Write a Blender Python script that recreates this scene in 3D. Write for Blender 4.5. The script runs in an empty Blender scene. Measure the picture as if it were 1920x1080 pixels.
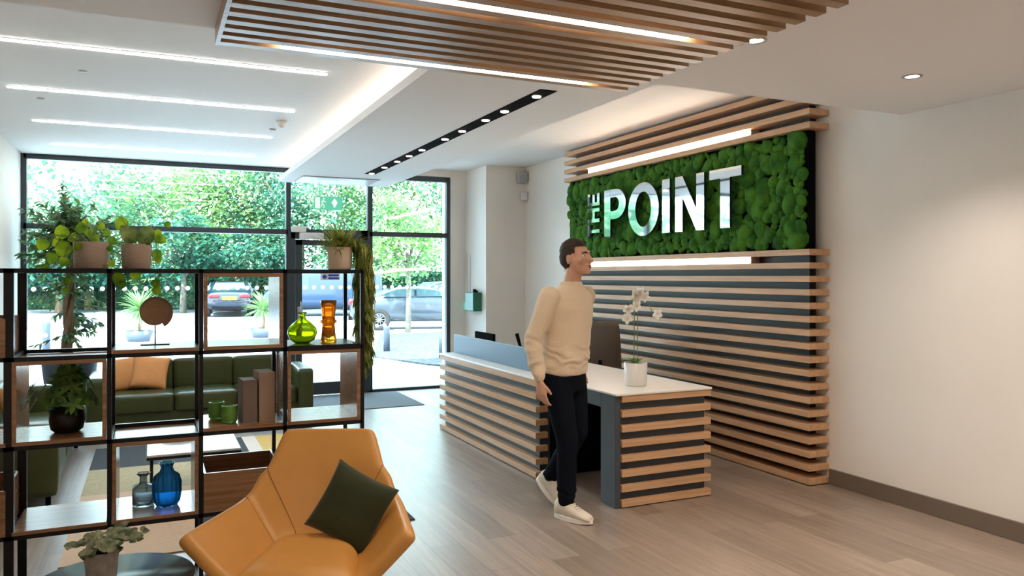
import bpy, bmesh, math, random
from mathutils import Vector, Matrix, noise
PI = math.pi
C = bpy.context.scene.collection
W = {}                                   # world matrix of every parent we make
I4 = Matrix.Identity(4)
H, F = 1.55, 1456.0
CA, SA = 0.907, 0.421                    # camera yaw 24.9 degrees to the right of +Y


def wp(px, d, z=0.0):
    r = (px - 960) / F * d
    return Vector((r * CA + d * SA, -r * SA + d * CA, z))


# ------------------------------------------------------------------ materials
MATS = {}


def nodes(name):
    m = bpy.data.materials.new(name)
    m.use_nodes = True
    nt = m.node_tree
    b = nt.nodes['Principled BSDF']
    MATS[name] = m
    return m, nt, b


def mat(name, col, rough=0.5, metal=0.0, var=0.0, scale=20.0, bump=0.0, spec=0.5, sheen=0.0, trans=0.0, ior=1.45, stretch=None, coat=0.0):
    m, nt, b = nodes(name)
    b.inputs['Base Color'].default_value = (*col, 1)
    b.inputs['Roughness'].default_value = rough
    b.inputs['Metallic'].default_value = metal
    b.inputs['Specular IOR Level'].default_value = spec
    b.inputs['Sheen Weight'].default_value = sheen
    b.inputs['Transmission Weight'].default_value = trans
    b.inputs['IOR'].default_value = ior
    b.inputs['Coat Weight'].default_value = coat
    if var or bump:
        tc = nt.nodes.new('ShaderNodeTexCoord')
        mp = nt.nodes.new('ShaderNodeMapping')
        if stretch:
            mp.inputs['Scale'].default_value = stretch
        nz = nt.nodes.new('ShaderNodeTexNoise')
        nz.inputs['Scale'].default_value = scale
        nz.inputs['Detail'].default_value = 5
        nt.links.new(tc.outputs['Object'], mp.inputs[0])
        nt.links.new(mp.outputs[0], nz.inputs['Vector'])
        if var:
            cr = nt.nodes.new('ShaderNodeValToRGB')
            cr.color_ramp.elements[0].position = 0.3
            cr.color_ramp.elements[1].position = 0.7
            cr.color_ramp.elements[0].color = (*[max(0, c * (1 - var)) for c in col], 1)
            cr.color_ramp.elements[1].color = (*[min(1, c * (1 + var)) for c in col], 1)
            nt.links.new(nz.outputs['Fac'], cr.inputs[0])
            nt.links.new(cr.outputs[0], b.inputs['Base Color'])
        if bump:
            bp = nt.nodes.new('ShaderNodeBump')
            bp.inputs['Strength'].default_value = bump
            bp.inputs['Distance'].default_value = 0.01
            nt.links.new(nz.outputs['Fac'], bp.inputs['Height'])
            nt.links.new(bp.outputs[0], b.inputs['Normal'])
    return m


def emis(name, col, s):
    m, nt, b = nodes(name)
    b.inputs['Base Color'].default_value = (0.8, 0.8, 0.8, 1)
    b.inputs['Emission Color'].default_value = (*col, 1)
    b.inputs['Emission Strength'].default_value = s
    return m


def pane_mat(name, tint, reflect=1.0):
    m = bpy.data.materials.new(name)
    m.use_nodes = True
    nt = m.node_tree
    nt.nodes.clear()
    out = nt.nodes.new('ShaderNodeOutputMaterial')
    mix = nt.nodes.new('ShaderNodeMixShader')
    tr = nt.nodes.new('ShaderNodeBsdfTransparent')
    gl = nt.nodes.new('ShaderNodeBsdfGlossy')
    fr = nt.nodes.new('ShaderNodeFresnel')
    fr.inputs['IOR'].default_value = 1.45
    mu = nt.nodes.new('ShaderNodeMath')
    mu.operation = 'MULTIPLY'
    mu.inputs[1].default_value = reflect
    tr.inputs[0].default_value = (*tint, 1)
    gl.inputs['Roughness'].default_value = 0.02
    nt.links.new(fr.outputs[0], mu.inputs[0])
    nt.links.new(mu.outputs[0], mix.inputs[0])
    nt.links.new(tr.outputs[0], mix.inputs[1])
    nt.links.new(gl.outputs[0], mix.inputs[2])
    nt.links.new(mix.outputs[0], out.inputs[0])
    MATS[name] = m
    return m


def leaf_mat(name, c1, c2, scale=3.0, trans=0.35, rough=0.5):
    m = bpy.data.materials.new(name)
    m.use_nodes = True
    nt = m.node_tree
    b = nt.nodes['Principled BSDF']
    out = nt.nodes['Material Output']
    b.inputs['Roughness'].default_value = rough
    tc = nt.nodes.new('ShaderNodeTexCoord')
    nz = nt.nodes.new('ShaderNodeTexNoise')
    nz.inputs['Scale'].default_value = scale
    nz.inputs['Detail'].default_value = 6
    cr = nt.nodes.new('ShaderNodeValToRGB')
    cr.color_ramp.elements[0].position = 0.38
    cr.color_ramp.elements[1].position = 0.62
    cr.color_ramp.elements[0].color = (*c1, 1)
    cr.color_ramp.elements[1].color = (*c2, 1)
    nt.links.new(tc.outputs['Object'], nz.inputs['Vector'])
    nt.links.new(nz.outputs['Fac'], cr.inputs[0])
    nt.links.new(cr.outputs[0], b.inputs['Base Color'])
    tl = nt.nodes.new('ShaderNodeBsdfTranslucent')
    nt.links.new(cr.outputs[0], tl.inputs[0])
    mix = nt.nodes.new('ShaderNodeMixShader')
    mix.inputs[0].default_value = trans
    nt.links.new(b.outputs[0], mix.inputs[1])
    nt.links.new(tl.outputs[0], mix.inputs[2])
    nt.links.new(mix.outputs[0], out.inputs[0])
    MATS[name] = m
    return m


def wood_mat(name, c1, c2, axis, rough=0.45):
    st = [28, 28, 28]
    st['xyz'.index(axis)] = 1.2
    m, nt, b = nodes(name)
    b.inputs['Roughness'].default_value = rough - .06
    tc = nt.nodes.new('ShaderNodeTexCoord')
    mp = nt.nodes.new('ShaderNodeMapping')
    mp.inputs['Scale'].default_value = st
    nz = nt.nodes.new('ShaderNodeTexNoise')
    nz.inputs['Scale'].default_value = 1.6
    nz.inputs['Detail'].default_value = 6
    nz.inputs['Distortion'].default_value = 0.6
    cr = nt.nodes.new('ShaderNodeValToRGB')
    cr.color_ramp.elements[0].position = 0.3
    cr.color_ramp.elements[1].position = 0.72
    cr.color_ramp.elements[0].color = (*c1, 1)
    cr.color_ramp.elements[1].color = (*c2, 1)
    nt.links.new(tc.outputs['Object'], mp.inputs[0])
    nt.links.new(mp.outputs[0], nz.inputs['Vector'])
    nt.links.new(nz.outputs['Fac'], cr.inputs[0])
    nt.links.new(cr.outputs[0], b.inputs['Base Color'])
    return m


def floor_mat():
    m, nt, b = nodes('floor_planks')
    tc = nt.nodes.new('ShaderNodeTexCoord')
    mp = nt.nodes.new('ShaderNodeMapping')
    mp.inputs['Rotation'].default_value = (0, 0, PI / 2)
    br = nt.nodes.new('ShaderNodeTexBrick')
    br.inputs['Scale'].default_value = 1.0
    br.inputs['Brick Width'].default_value = 1.25
    br.inputs['Row Height'].default_value = 0.18
    br.inputs['Mortar Size'].default_value = 0.0015
    br.inputs['Color1'].default_value = (0.215, 0.165, 0.130, 1)
    br.inputs['Color2'].default_value = (0.33, 0.262, 0.212, 1)
    br.inputs['Mortar'].default_value = (0.15, 0.115, 0.09, 1)
    br.offset = 0.37
    nt.links.new(tc.outputs['Object'], mp.inputs[0])
    nt.links.new(mp.outputs[0], br.inputs['Vector'])
    mp2 = nt.nodes.new('ShaderNodeMapping')
    mp2.inputs['Scale'].default_value = (16, 1.0, 1)
    nz = nt.nodes.new('ShaderNodeTexNoise')
    nz.inputs['Scale'].default_value = 1.5
    nz.inputs['Detail'].default_value = 8
    nz.inputs['Roughness'].default_value = 0.65
    nz.inputs['Distortion'].default_value = 0.8
    nt.links.new(tc.outputs['Object'], mp2.inputs[0])
    nt.links.new(mp2.outputs[0], nz.inputs['Vector'])
    cr = nt.nodes.new('ShaderNodeValToRGB')
    cr.color_ramp.elements[0].position = 0.3
    cr.color_ramp.elements[1].position = 0.7
    cr.color_ramp.elements[0].color = (0.72, 0.72, 0.72, 1)
    cr.color_ramp.elements[1].color = (1.18, 1.16, 1.14, 1)
    nt.links.new(nz.outputs['Fac'], cr.inputs[0])
    mx = nt.nodes.new('ShaderNodeMix')
    mx.data_type = 'RGBA'
    mx.blend_type = 'MULTIPLY'
    mx.inputs['Factor'].default_value = 1.0
    nt.links.new(br.outputs['Color'], mx.inputs['A'])
    nt.links.new(cr.outputs[0], mx.inputs['B'])
    nt.links.new(mx.outputs['Result'], b.inputs['Base Color'])
    b.inputs['Roughness'].default_value = 0.36
    b.inputs['Specular IOR Level'].default_value = 1.0
    bp = nt.nodes.new('ShaderNodeBump')
    bp.inputs['Strength'].default_value = 0.12
    bp.inputs['Distance'].default_value = 0.004
    nt.links.new(nz.outputs['Fac'], bp.inputs['Height'])
    nt.links.new(bp.outputs[0], b.inputs['Normal'])
    return m


M_WALL = mat('wall_paint', (0.80, 0.77, 0.73), 0.6, var=0.015, scale=3)
M_CEIL = mat('ceiling_paint', (0.82, 0.82, 0.82), 0.7)
M_FLOOR = floor_mat()
M_SKIRT = mat('skirting_taupe', (0.16, 0.125, 0.095), 0.5)
M_SLATY = wood_mat('oak_slat_along', (0.50, 0.285, 0.145), (0.66, 0.41, 0.235), 'y')
M_SLATX = wood_mat('oak_slat_across', (0.50, 0.285, 0.145), (0.66, 0.41, 0.235), 'x')
M_CSLAT = wood_mat('walnut_ceiling_slat', (0.30, 0.185, 0.10), (0.44, 0.29, 0.175), 'x', 0.38)
M_BACK = mat('dark_backing_board', (0.035, 0.042, 0.05), 0.38)
M_GREY = mat('slate_grey_panel', (0.055, 0.065, 0.08), 0.45)
M_BLACK = mat('matt_black', (0.006, 0.006, 0.008), 0.9, spec=0.03)
M_BMET = mat('black_metal', (0.010, 0.010, 0.012), 0.35, metal=0.3)
M_FRAME = mat('window_frame_grey', (0.035, 0.05, 0.062), 0.4)
M_WHITE = mat('white_laminate', (0.82, 0.80, 0.77), 0.3)
M_WPLAS = mat('white_plastic', (0.75, 0.75, 0.75), 0.4)
M_LGREY = mat('light_grey_metal', (0.40, 0.40, 0.42), 0.4)
M_BOX = wood_mat('walnut_box', (0.23, 0.115, 0.055), (0.38, 0.21, 0.115), 'x', 0.28)
M_SCREEN = mat('blue_grey_screen', (0.13, 0.22, 0.33), 0.4)
M_SOFA = mat('olive_leather', (0.050, 0.062, 0.020), 0.36, var=0.12, scale=6)
M_ORANGE = mat('mustard_leather', (0.62, 0.305, 0.075), 0.36, var=0.05, scale=5, bump=0.05)
M_SEAM = mat('mustard_seam', (0.36, 0.14, 0.025), 0.5)
M_OCUSH = mat('apricot_fabric', (0.76, 0.36, 0.14), 0.85, bump=0.3, scale=90)
M_GCUSH = mat('dark_green_fabric', (0.022, 0.030, 0.006), 0.8, sheen=0.15, bump=0.15, scale=200)
M_POTB = mat('beige_ceramic', (0.47, 0.36, 0.29), 0.75, var=0.06, scale=14, bump=0.2, stretch=(1, 1, 8))
M_POTW = mat('cream_ceramic', (0.74, 0.60, 0.47), 0.7)
M_POTK = mat('black_ceramic', (0.012, 0.011, 0.013), 0.4)
M_POTG = mat('grey_concrete', (0.30, 0.27, 0.235), 0.85, var=0.25, scale=30, bump=0.4)
M_PLANT = mat('slate_planter', (0.035, 0.05, 0.075), 0.55)
M_SOIL = mat('soil', (0.03, 0.018, 0.01), 0.95, bump=0.6, scale=80)
M_BARK = mat('bark', (0.17, 0.115, 0.07), 0.9, var=0.35, scale=25, bump=0.8, stretch=(1, 1, .3))
M_PBARK = mat('pale_bark', (0.12, 0.11, 0.09), 0.9, var=0.25, scale=15, bump=0.4)
M_STEM = mat('green_stem', (0.14, 0.22, 0.05), 0.6)
M_FICUS = leaf_mat('ficus_leaves', (0.035, 0.09, 0.045), (0.15, 0.25, 0.08), 9, .4)
M_POTHOS = leaf_mat('pothos_leaves', (0.10, 0.24, 0.012), (0.38, 0.52, 0.02), 14, 0.6)
M_PEPER = leaf_mat('variegated_leaves', (0.03, 0.10, 0.012), (0.30, 0.38, 0.12), 12, 0.25)
M_BUSH = leaf_mat('dark_plant_leaves', (0.04, 0.11, 0.018), (0.16, 0.30, 0.05), 16)
M_TRAIL = leaf_mat('trailing_leaves', (0.12, 0.17, 0.02), (0.42, 0.46, 0.12), 16, .5)
M_EUCA = leaf_mat('eucalyptus_leaves', (0.13, 0.18, 0.10), (0.36, 0.38, 0.24), 30, 0.25)
M_PETAL = leaf_mat('orchid_petals', (0.82, 0.78, 0.70), (0.92, 0.88, 0.82), 30, 0.35)
M_T1 = leaf_mat('tree_leaves_pale', (0.055, 0.20, 0.12), (0.19, 0.34, 0.17), 0.8, 0.5)
M_T2 = leaf_mat('tree_leaves_deep', (0.02, 0.12, 0.085), (0.07, 0.20, 0.115), 0.8, 0.45)
M_T3 = leaf_mat('tree_leaves_lime', (0.10, 0.23, 0.075), (0.25, 0.40, 0.13), 0.9, 0.5)
M_HEDGE = leaf_mat('hedge_leaves', (0.012, 0.07, 0.045), (0.05, 0.16, 0.07), 1.2, 0.3)
M_PAVE = mat('pale_paving', (0.47, 0.47, 0.49), 0.8, var=0.05, scale=2)
M_ROAD = mat('asphalt', (0.15, 0.165, 0.19), 0.85, var=0.08, scale=3)
M_GRAVEL = mat('gravel_grey', (0.045, 0.047, 0.05), 0.9, var=0.7, scale=9, bump=0.8)
M_CARK = mat('black_car_paint', (0.006, 0.011, 0.022), 0.2, coat=0.6)
M_CARS = mat('silver_car_paint', (0.05, 0.065, 0.085), 0.28, metal=0.4, coat=0.6)
M_CARB = mat('blue_van_paint', (0.006, 0.022, 0.055), 0.3, coat=0.5)
M_CGLASS = mat('car_glass', (0.06, 0.10, 0.12), 0.08, spec=0.9)
M_TYRE = mat('tyre_rubber', (0.015, 0.015, 0.017), 0.8)
M_RIM = mat('wheel_rim', (0.20, 0.21, 0.22), 0.3, metal=0.9)
M_TAIL = mat('tail_light_red', (0.22, 0.012, 0.02), 0.25)
M_PLATE = mat('yellow_plate', (0.35, 0.20, 0.01), 0.5)
M_MIRROR = mat('mirror_letter', (0.90, 0.92, 0.94), 0.04, metal=1.0)
M_LSIDE = mat('letter_edge', (0.03, 0.05, 0.045), 0.3, metal=0.5)
M_MAT = mat('grey_entrance_mat', (0.15, 0.17, 0.19), 0.95, var=0.15, scale=120)
M_RTAN = mat('rug_tan', (0.68, 0.49, 0.34), 0.95, var=0.06, scale=60)
M_RBEI = mat('rug_beige', (0.46, 0.39, 0.24), 0.95, var=0.15, scale=40)
M_RCHA = mat('rug_charcoal', (0.045, 0.05, 0.055), 0.95, var=0.15, scale=60)
M_RYEL = mat('rug_mustard', (0.66, 0.43, 0.12), 0.95, var=0.1, scale=60)
M_RPAL = mat('rug_cream', (0.75, 0.66, 0.58), 0.95)
M_SKIN = mat('skin', (0.60, 0.34, 0.24), 0.5, var=0.05, scale=30)
M_HAIR = mat('dark_brown_hair', (0.035, 0.020, 0.013), 0.65, var=0.3, scale=120, bump=0.5)
M_SWEAT = mat('cream_jumper', (0.74, 0.60, 0.44), 0.85, bump=0.25, scale=140, sheen=0.2)
M_TROUS = mat('navy_trousers', (0.005, 0.007, 0.013), 0.9, spec=0.1)
M_SHOE = mat('cream_trainer', (0.74, 0.67, 0.57), 0.6)
M_SOLE = mat('white_sole', (0.85, 0.82, 0.77), 0.6)
M_EYE = mat('eye_white', (0.8, 0.8, 0.8), 0.2)
M_LIP = mat('lips', (0.38, 0.13, 0.11), 0.5)
M_SHELL = mat('terracotta_stone', (0.40, 0.25, 0.16), 0.8, var=0.1, scale=20)
M_BOOKA = mat('taupe_book_cloth', (0.20, 0.15, 0.13), 0.8)
M_BOOKB = mat('tan_book_cloth', (0.36, 0.255, 0.185), 0.8)
M_PAPER = mat('book_pages', (0.75, 0.72, 0.66), 0.9)
M_CHAIRG = mat('taupe_mesh_fabric', (0.13, 0.115, 0.105), 0.8)
M_TABLE = mat('black_stained_top', (0.018, 0.022, 0.028), 0.25, spec=0.25, var=0.2, scale=6)
M_CTOP = mat('pale_table_top', (0.60, 0.63, 0.66), 0.25)
M_GAMBER = mat('amber_glass', (0.98, 0.42, 0.03), 0.05, trans=0.75, ior=1.35)
M_GGREEN = mat('lime_glass', (0.62, 0.78, 0.02), 0.04, trans=0.85, ior=1.4)
M_GBLUE = mat('blue_glass', (0.05, 0.38, 0.72), 0.04, trans=0.9, ior=1.35)
M_GSMOKE = mat('smoke_glass', (0.50, 0.62, 0.68), 0.05, trans=0.9, ior=1.35)
M_GCAND = mat('green_candle_glass', (0.20, 0.46, 0.10), 0.2, trans=0.3, ior=1.3)
M_WAX = mat('green_wax', (0.30, 0.52, 0.18), 0.5)
M_BLUE = mat('sticker_blue', (0.03, 0.06, 0.42), 0.5)
M_EXIT = emis('exit_green', (0.14, 0.68, 0.44), .27)  # glow put in to imitate a reflected exit sign
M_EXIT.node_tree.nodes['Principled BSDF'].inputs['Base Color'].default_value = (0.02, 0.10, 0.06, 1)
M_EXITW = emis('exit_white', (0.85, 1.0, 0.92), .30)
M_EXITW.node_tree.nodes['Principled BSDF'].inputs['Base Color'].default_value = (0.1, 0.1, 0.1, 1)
M_AIDG = mat('first_aid_green', (0.02, 0.16, 0.10), 0.45)
M_AIDF = mat('window_lit_teal_face', (0.30, 0.50, 0.50), 0.45)  # window-lit tone put into the colour of the cabinet front
M_RED = mat('red_plastic', (0.7, 0.10, 0.12), 0.5)
M_MOSS = leaf_mat('preserved_moss', (0.012, 0.09, 0.003), (0.055, 0.19, 0.008), 9, 0.0, 0.95)
M_TIMBER = mat('pale_timber', (0.16, 0.14, 0.075), 0.8)
M_DOTS = leaf_mat('frosted_dots', (0.85, 0.92, 0.95), (0.85, 0.92, 0.95), 1, 0.8)
M_LED = emis('led_warm_white', (1.0, 0.84, 0.66), 12.0)
M_LEDN = emis('led_neutral_white', (1.0, 0.98, 0.94), 12.0)
M_COVE = emis('cove_led', (1.0, 0.80, 0.62), 6.0)
M_SPOT = emis('spot_lens', (1.0, 0.85, 0.66), 6.0)
M_GLASS = pane_mat('window_glass', (0.90, 0.965, 0.95), 0.8)

# ------------------------------------------------------------------ builders


def NB():
    return bmesh.new()


def box(bm, x0, x1, y0, y1, z0, z1, mi=0, mtx=None):
    vs = [bm.verts.new((x, y, z)) for x in (x0, x1) for y in (y0, y1) for z in (z0, z1)]
    if mtx:
        for v in vs:
            v.co = mtx @ v.co
    q = [(0, 1, 3, 2), (4, 6, 7, 5), (0, 4, 5, 1), (2, 3, 7, 6), (0, 2, 6, 4), (1, 5, 7, 3)]
    fs = [bm.faces.new([vs[i] for i in f]) for f in q]
    for f in fs:
        f.material_index = mi
    return vs


def frame_at(t):
    t = t.normalized()
    a = Vector((0, 0, 1)) if abs(t.z) < 0.9 else Vector((1, 0, 0))
    u = t.cross(a).normalized()
    return u, t.cross(u).normalized()


def tube(bm, pts, rad, n=8, cap=True, mi=0):
    pts = [Vector(p) for p in pts]
    if not hasattr(rad, '__len__'):
        rad = [rad] * len(pts)
    rings, u = [], None
    for i, p in enumerate(pts):
        t = (pts[min(i + 1, len(pts) - 1)] - pts[max(i - 1, 0)])
        if t.length < 1e-9:
            t = Vector((0, 0, 1))
        t.normalize()
        if u is None:
            u, v = frame_at(t)
        else:
            u = (u - t * u.dot(t)).normalized()
            v = t.cross(u)
        rings.append([bm.verts.new(p + (u * math.cos(a) + v * math.sin(a)) * rad[i]) for a in [2 * PI * k / n for k in range(n)]])
    for a, b in zip(rings, rings[1:]):
        for k in range(n):
            f = bm.faces.new((a[k], a[(k + 1) % n], b[(k + 1) % n], b[k]))
            f.smooth = n > 4
            f.material_index = mi
    if cap:
        for r in (rings[0][::-1], rings[-1]):
            f = bm.faces.new(r)
            f.material_index = mi
    return rings


def lathe(bm, prof, c=(0, 0, 0), n=32, mi=0, rib=None, smooth=True):
    c = Vector(c)
    rings = []
    for (r, z) in prof:
        ring = []
        for k in range(n):
            a = 2 * PI * k / n
            rr = r * (1 + (rib[1] * math.cos(a * rib[0]) if rib and r > 0.02 else 0))
            ring.append(bm.verts.new(c + Vector((rr * math.cos(a), rr * math.sin(a), z))))
        rings.append(ring)
    for a, b in zip(rings, rings[1:]):
        for k in range(n):
            f = bm.faces.new((a[k], a[(k + 1) % n], b[(k + 1) % n], b[k]))
            f.smooth = smooth
            f.material_index = mi
    for ring, rev in ((rings[0], True), (rings[-1], False)):
        if (ring[0].co - ring[n // 2].co).length > 1e-4:
            f = bm.faces.new(ring[::-1] if rev else ring)
            f.material_index = mi
    return rings


def ball(bm, c, r, seg=14, rings=9, mtx=None, mi=0):
    """r: a number or three half axes."""
    if not hasattr(r, '__len__'):
        r = (r, r, r)
    m = Matrix.Translation(Vector(c)) @ (mtx or I4) @ Matrix.Diagonal((*r, 1))
    top = bm.verts.new(m @ Vector((0, 0, 1)))
    bot = bm.verts.new(m @ Vector((0, 0, -1)))
    rs = []
    for j in range(1, rings):
        ph = PI * j / rings
        z, q = math.cos(ph), math.sin(ph)
        rs.append([bm.verts.new(m @ Vector((q * math.cos(2 * PI * k / seg), q * math.sin(2 * PI * k / seg), z))) for k in range(seg)])
    fs = []
    for k in range(seg):
        k2 = (k + 1) % seg
        fs.append(bm.faces.new((top, rs[0][k], rs[0][k2])))
        fs.append(bm.faces.new((bot, rs[-1][k2], rs[-1][k])))
        for a, b in zip(rs, rs[1:]):
            fs.append(bm.faces.new((a[k], b[k], b[k2], a[k2])))
    for f in fs:
        f.smooth = True
        f.material_index = mi


def loft(bm, rings, n=20, cap=True):
    """rings: (center, rx, ry[, tilt matrix])"""
    rs = []
    for rg in rings:
        c, rx, ry = Vector(rg[0]), rg[1], rg[2]
        mt = rg[3] if len(rg) > 3 else Matrix.Identity(3)
        rs.append([bm.verts.new(c + mt @ Vector((rx * math.cos(a), ry * math.sin(a), 0))) for a in [2 * PI * k / n for k in range(n)]])
    for a, b in zip(rs, rs[1:]):
        for k in range(n):
            f = bm.faces.new((a[k], a[(k + 1) % n], b[(k + 1) % n], b[k]))
            f.smooth = True
    if cap:
        bm.faces.new(rs[0][::-1])
        bm.faces.new(rs[-1])


def leafshape(bm, base, d, up, L, Wd, fold=0.25, droop=0.3, mi=0, round_=False):
    d = d.normalized()
    s = d.cross(up)
    if s.length < 1e-4:
        s = d.cross(Vector((1, 0, 0.3)))
    s.normalize()
    up = s.cross(d).normalized()
    prof = [(0, 0), (.22, .8), (.5, 1.0), (.78, .62), (1, 0)] if not round_ else [(0, .12), (.12, .85), (.42, 1.0), (.75, .72), (1, 0)]
    mid, lf, rt = [], [], []
    for (t, w) in prof:
        c = base + d * (L * t) - up * (droop * L * t * t)
        mid.append(bm.verts.new(c))
        if w > 0:
            e = up * (fold * Wd * w)
            lf.append(bm.verts.new(c + s * (Wd * w * .5) + e))
            rt.append(bm.verts.new(c - s * (Wd * w * .5) + e))
        else:
            lf.append(mid[-1])
            rt.append(mid[-1])
    for k in range(len(prof) - 1):
        for side, flip in ((lf, False), (rt, True)):
            q = []
            for v in (mid[k], mid[k + 1], side[k + 1], side[k]):
                if v not in q:
                    q.append(v)
            if len(q) >= 3:
                f = bm.faces.new(q if not flip else q[::-1])
                f.smooth = True
                f.material_index = mi


def tag(o, label=None, cat=None, group=None, kind=None):
    if label:
        o['label'] = label
    if cat:
        o['category'] = cat
    if group:
        o['group'] = group
    if kind:
        o['kind'] = kind
    return o


def thing(name, label, cat, loc=(0, 0, 0), rz=0.0, group=None):
    o = bpy.data.objects.new(name, None)
    o.empty_display_size = 0.1
    C.objects.link(o)
    o.location = loc
    o.rotation_euler = (0, 0, rz)
    W[o.name] = Matrix.Translation(Vector(loc)) @ Matrix.Rotation(rz, 4, 'Z')
    return tag(o, label, cat, group)


def obj(name, bm, m, parent=None, world=False, bevel=0.0, smooth=False, loc=None, label=None, norm=True):
    """link the bmesh as one mesh object; world=True: the bmesh is in world coordinates"""
    if norm:
        bmesh.ops.recalc_face_normals(bm, faces=bm.faces)
    if parent is not None and world:
        bm.transform(W[parent.name].inverted())
    if loc is not None and parent is None and world:
        bm.transform(Matrix.Translation(-Vector(loc)))
    if smooth:
        for f in bm.faces:
            f.smooth = True
    me = bpy.data.meshes.new(name)
    bm.to_mesh(me)
    bm.free()
    for x in (m if isinstance(m, (list, tuple)) else [m]):
        me.materials.append(x)
    o = bpy.data.objects.new(name, me)
    C.objects.link(o)
    if parent is not None:
        o.parent = parent
        W[o.name] = W[parent.name]
    else:
        if loc is not None:
            o.location = loc
        W[o.name] = Matrix.Translation(Vector(loc)) if loc is not None else I4
    if bevel:
        b = o.modifiers.new('bevel', 'BEVEL')
        b.width = bevel
        b.segments = 2
        b.limit_method = 'ANGLE'
    if label:
        o['label'] = label
    return o


def struct(name, bm, m, parent=None, label=None, **k):
    o = obj(name, bm, m, parent, **k)
    if parent is None:
        o['kind'] = 'structure'
        if label:
            o['label'] = label
    return o


def dup(root, loc, rz=0.0, label=None, group=None):
    r = root.copy()
    C.objects.link(r)
    r.location = loc
    r.rotation_euler = (0, 0, rz)
    if label:
        r['label'] = label
    if group:
        r['group'] = group
    for ch in list(root.children):
        c = ch.copy()
        C.objects.link(c)
        c.parent = r
        for g in list(ch.children):
            d = g.copy()
            C.objects.link(d)
            d.parent = c
    return r


def B1(*a, **k):
    bm = NB()
    box(bm, *a, **k)
    return bm


def remeshed(bm, voxel, smooth=4, subdiv=0):
    """fuse overlapping closed shapes into one continuous skin"""
    me = bpy.data.meshes.new('tmp')
    bm.to_mesh(me)
    bm.free()
    o = bpy.data.objects.new('tmp', me)
    C.objects.link(o)
    r = o.modifiers.new('r', 'REMESH')
    r.mode = 'VOXEL'
    r.voxel_size = voxel
    if smooth:
        s = o.modifiers.new('s', 'SMOOTH')
        s.iterations = smooth
        s.factor = 0.5
    dg = bpy.context.evaluated_depsgraph_get()
    ev = o.evaluated_get(dg)
    m2 = ev.to_mesh()
    out = bmesh.new()
    out.from_mesh(m2)
    ev.to_mesh_clear()
    bpy.data.objects.remove(o)
    bpy.data.meshes.remove(me)
    for f in out.faces:
        f.smooth = True
    return out


# ================================================================== the setting
YW = 10.24
XL, XR = -1.33, 4.60
YB = -2.6
struct('floor', B1(XL - .1, XR + .1, YB - .1, YW + .06, -.08, 0), M_FLOOR, label='grey brown oak plank floor')
# walls
struct('wall_right', B1(XR, XR + .15, YB - .1, YW + .3, 0, 3.3), M_WALL, label='warm white side wall')
struct('wall_left', B1(XL - .15, XL, YB - .1, YW + .3, 0, 3.3), M_WALL, label='white wall at the left window edge')
struct('wall_back', B1(XL, XR, YB - .15, YB, 0, 3.3), M_WALL, label='white wall behind the viewer')
bm = NB()
box(bm, 3.79, 4.6, YW - .02, YW + .3, 0, 3.3)
box(bm, 4.02, 4.6, 9.48, YW - .02, 0, 3.3)
struct('wall_far', bm, M_WALL, label='white return wall and boxed column beside the window')
bm = NB()
box(bm, XL, 3.79, YW - .05, YW + .3, 2.93, 3.4)
struct('wall_over_window', bm, M_WALL, label='white wall strip above the window')
# ceilings at three heights
struct('ceiling', B1(XL, 1.62, 3.65, YW + .2, 2.93, 3.1), M_CEIL, label='white ceiling with the four slot lights')
bm = NB()
box(bm, 1.62, XR, 3.65, YW + .2, 3.02, 3.2)
struct('ceiling_recess', bm, M_CEIL, label='upper white ceiling around the dropped raft')
struct('ceiling_raft', B1(1.45, 2.84, 3.66, 10.12, 2.74, 2.80), M_CEIL, label='dropped white ceiling raft with a black spotlight channel')
struct('ceiling_soffit', B1(XL, XR, YB, 3.65, 2.64, 3.1), M_CEIL, label='lower white ceiling over the front of the room')
struct('roof_slab', B1(XL - 1, XR + 4, YB - 1, YW + .25, 3.3, 3.6), M_WALL)
# skirting
struct('baseboard_right', B1(XR - .018, XR, YB, 4.26, 0, .115), M_SKIRT, bevel=.003, label='taupe skirting board on the side wall')
struct('baseboard_far', B1(4.02, XR, 9.462, 9.48, 0, .115), M_SKIRT)

# ------------------------------------------------------------------ window wall
fw = .055
def member(bm, x0, x1, z0, z1, t=.10):
    box(bm, x0, x1, YW - .03, YW - .03 + t, z0, z1)

MX = [-1.31, 1.59, 2.64, 3.76]
w1 = thing('window_1', 'wide clear glazed window with dark grey frame behind the green sofa', 'window', ((MX[0] + MX[1]) / 2, YW, 0))
w1['kind'] = 'structure'
bm = NB()
member(bm, MX[0] - .02, MX[0] + .035, 0, 2.93); member(bm, MX[1] - .03, MX[1] + .03, 0, 2.93)
member(bm, MX[0], MX[1], 2.875, 2.93); member(bm, MX[0], MX[1], 2.085, 2.15); member(bm, MX[0], MX[1], 0, .08)
obj('window_frame', bm, M_FRAME, w1, world=True, bevel=.004)
for z0, z1 in ((.08, 2.085), (2.15, 2.875)):
    obj('pane', B1(MX[0] + .035, MX[1] - .03, YW, YW + .008, z0, z1), M_GLASS, w1, world=True)
def dots(parent, x0, x1, z, sp=.115, r=.026):
    bm = NB()
    x = x0
    while x < x1:
        vs = [bm.verts.new((x + r * math.cos(a), YW - .003, z + r * math.sin(a))) for a in [2 * PI * k / 16 for k in range(16)]]
        bm.faces.new(vs)
        x += sp
    obj('dot_band', bm, M_DOTS, parent, world=True)
dots(w1, MX[0] + .1, MX[1] - .05, 1.405)
dots(w1, MX[0] + .1, MX[1] - .05, .88)

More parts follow.
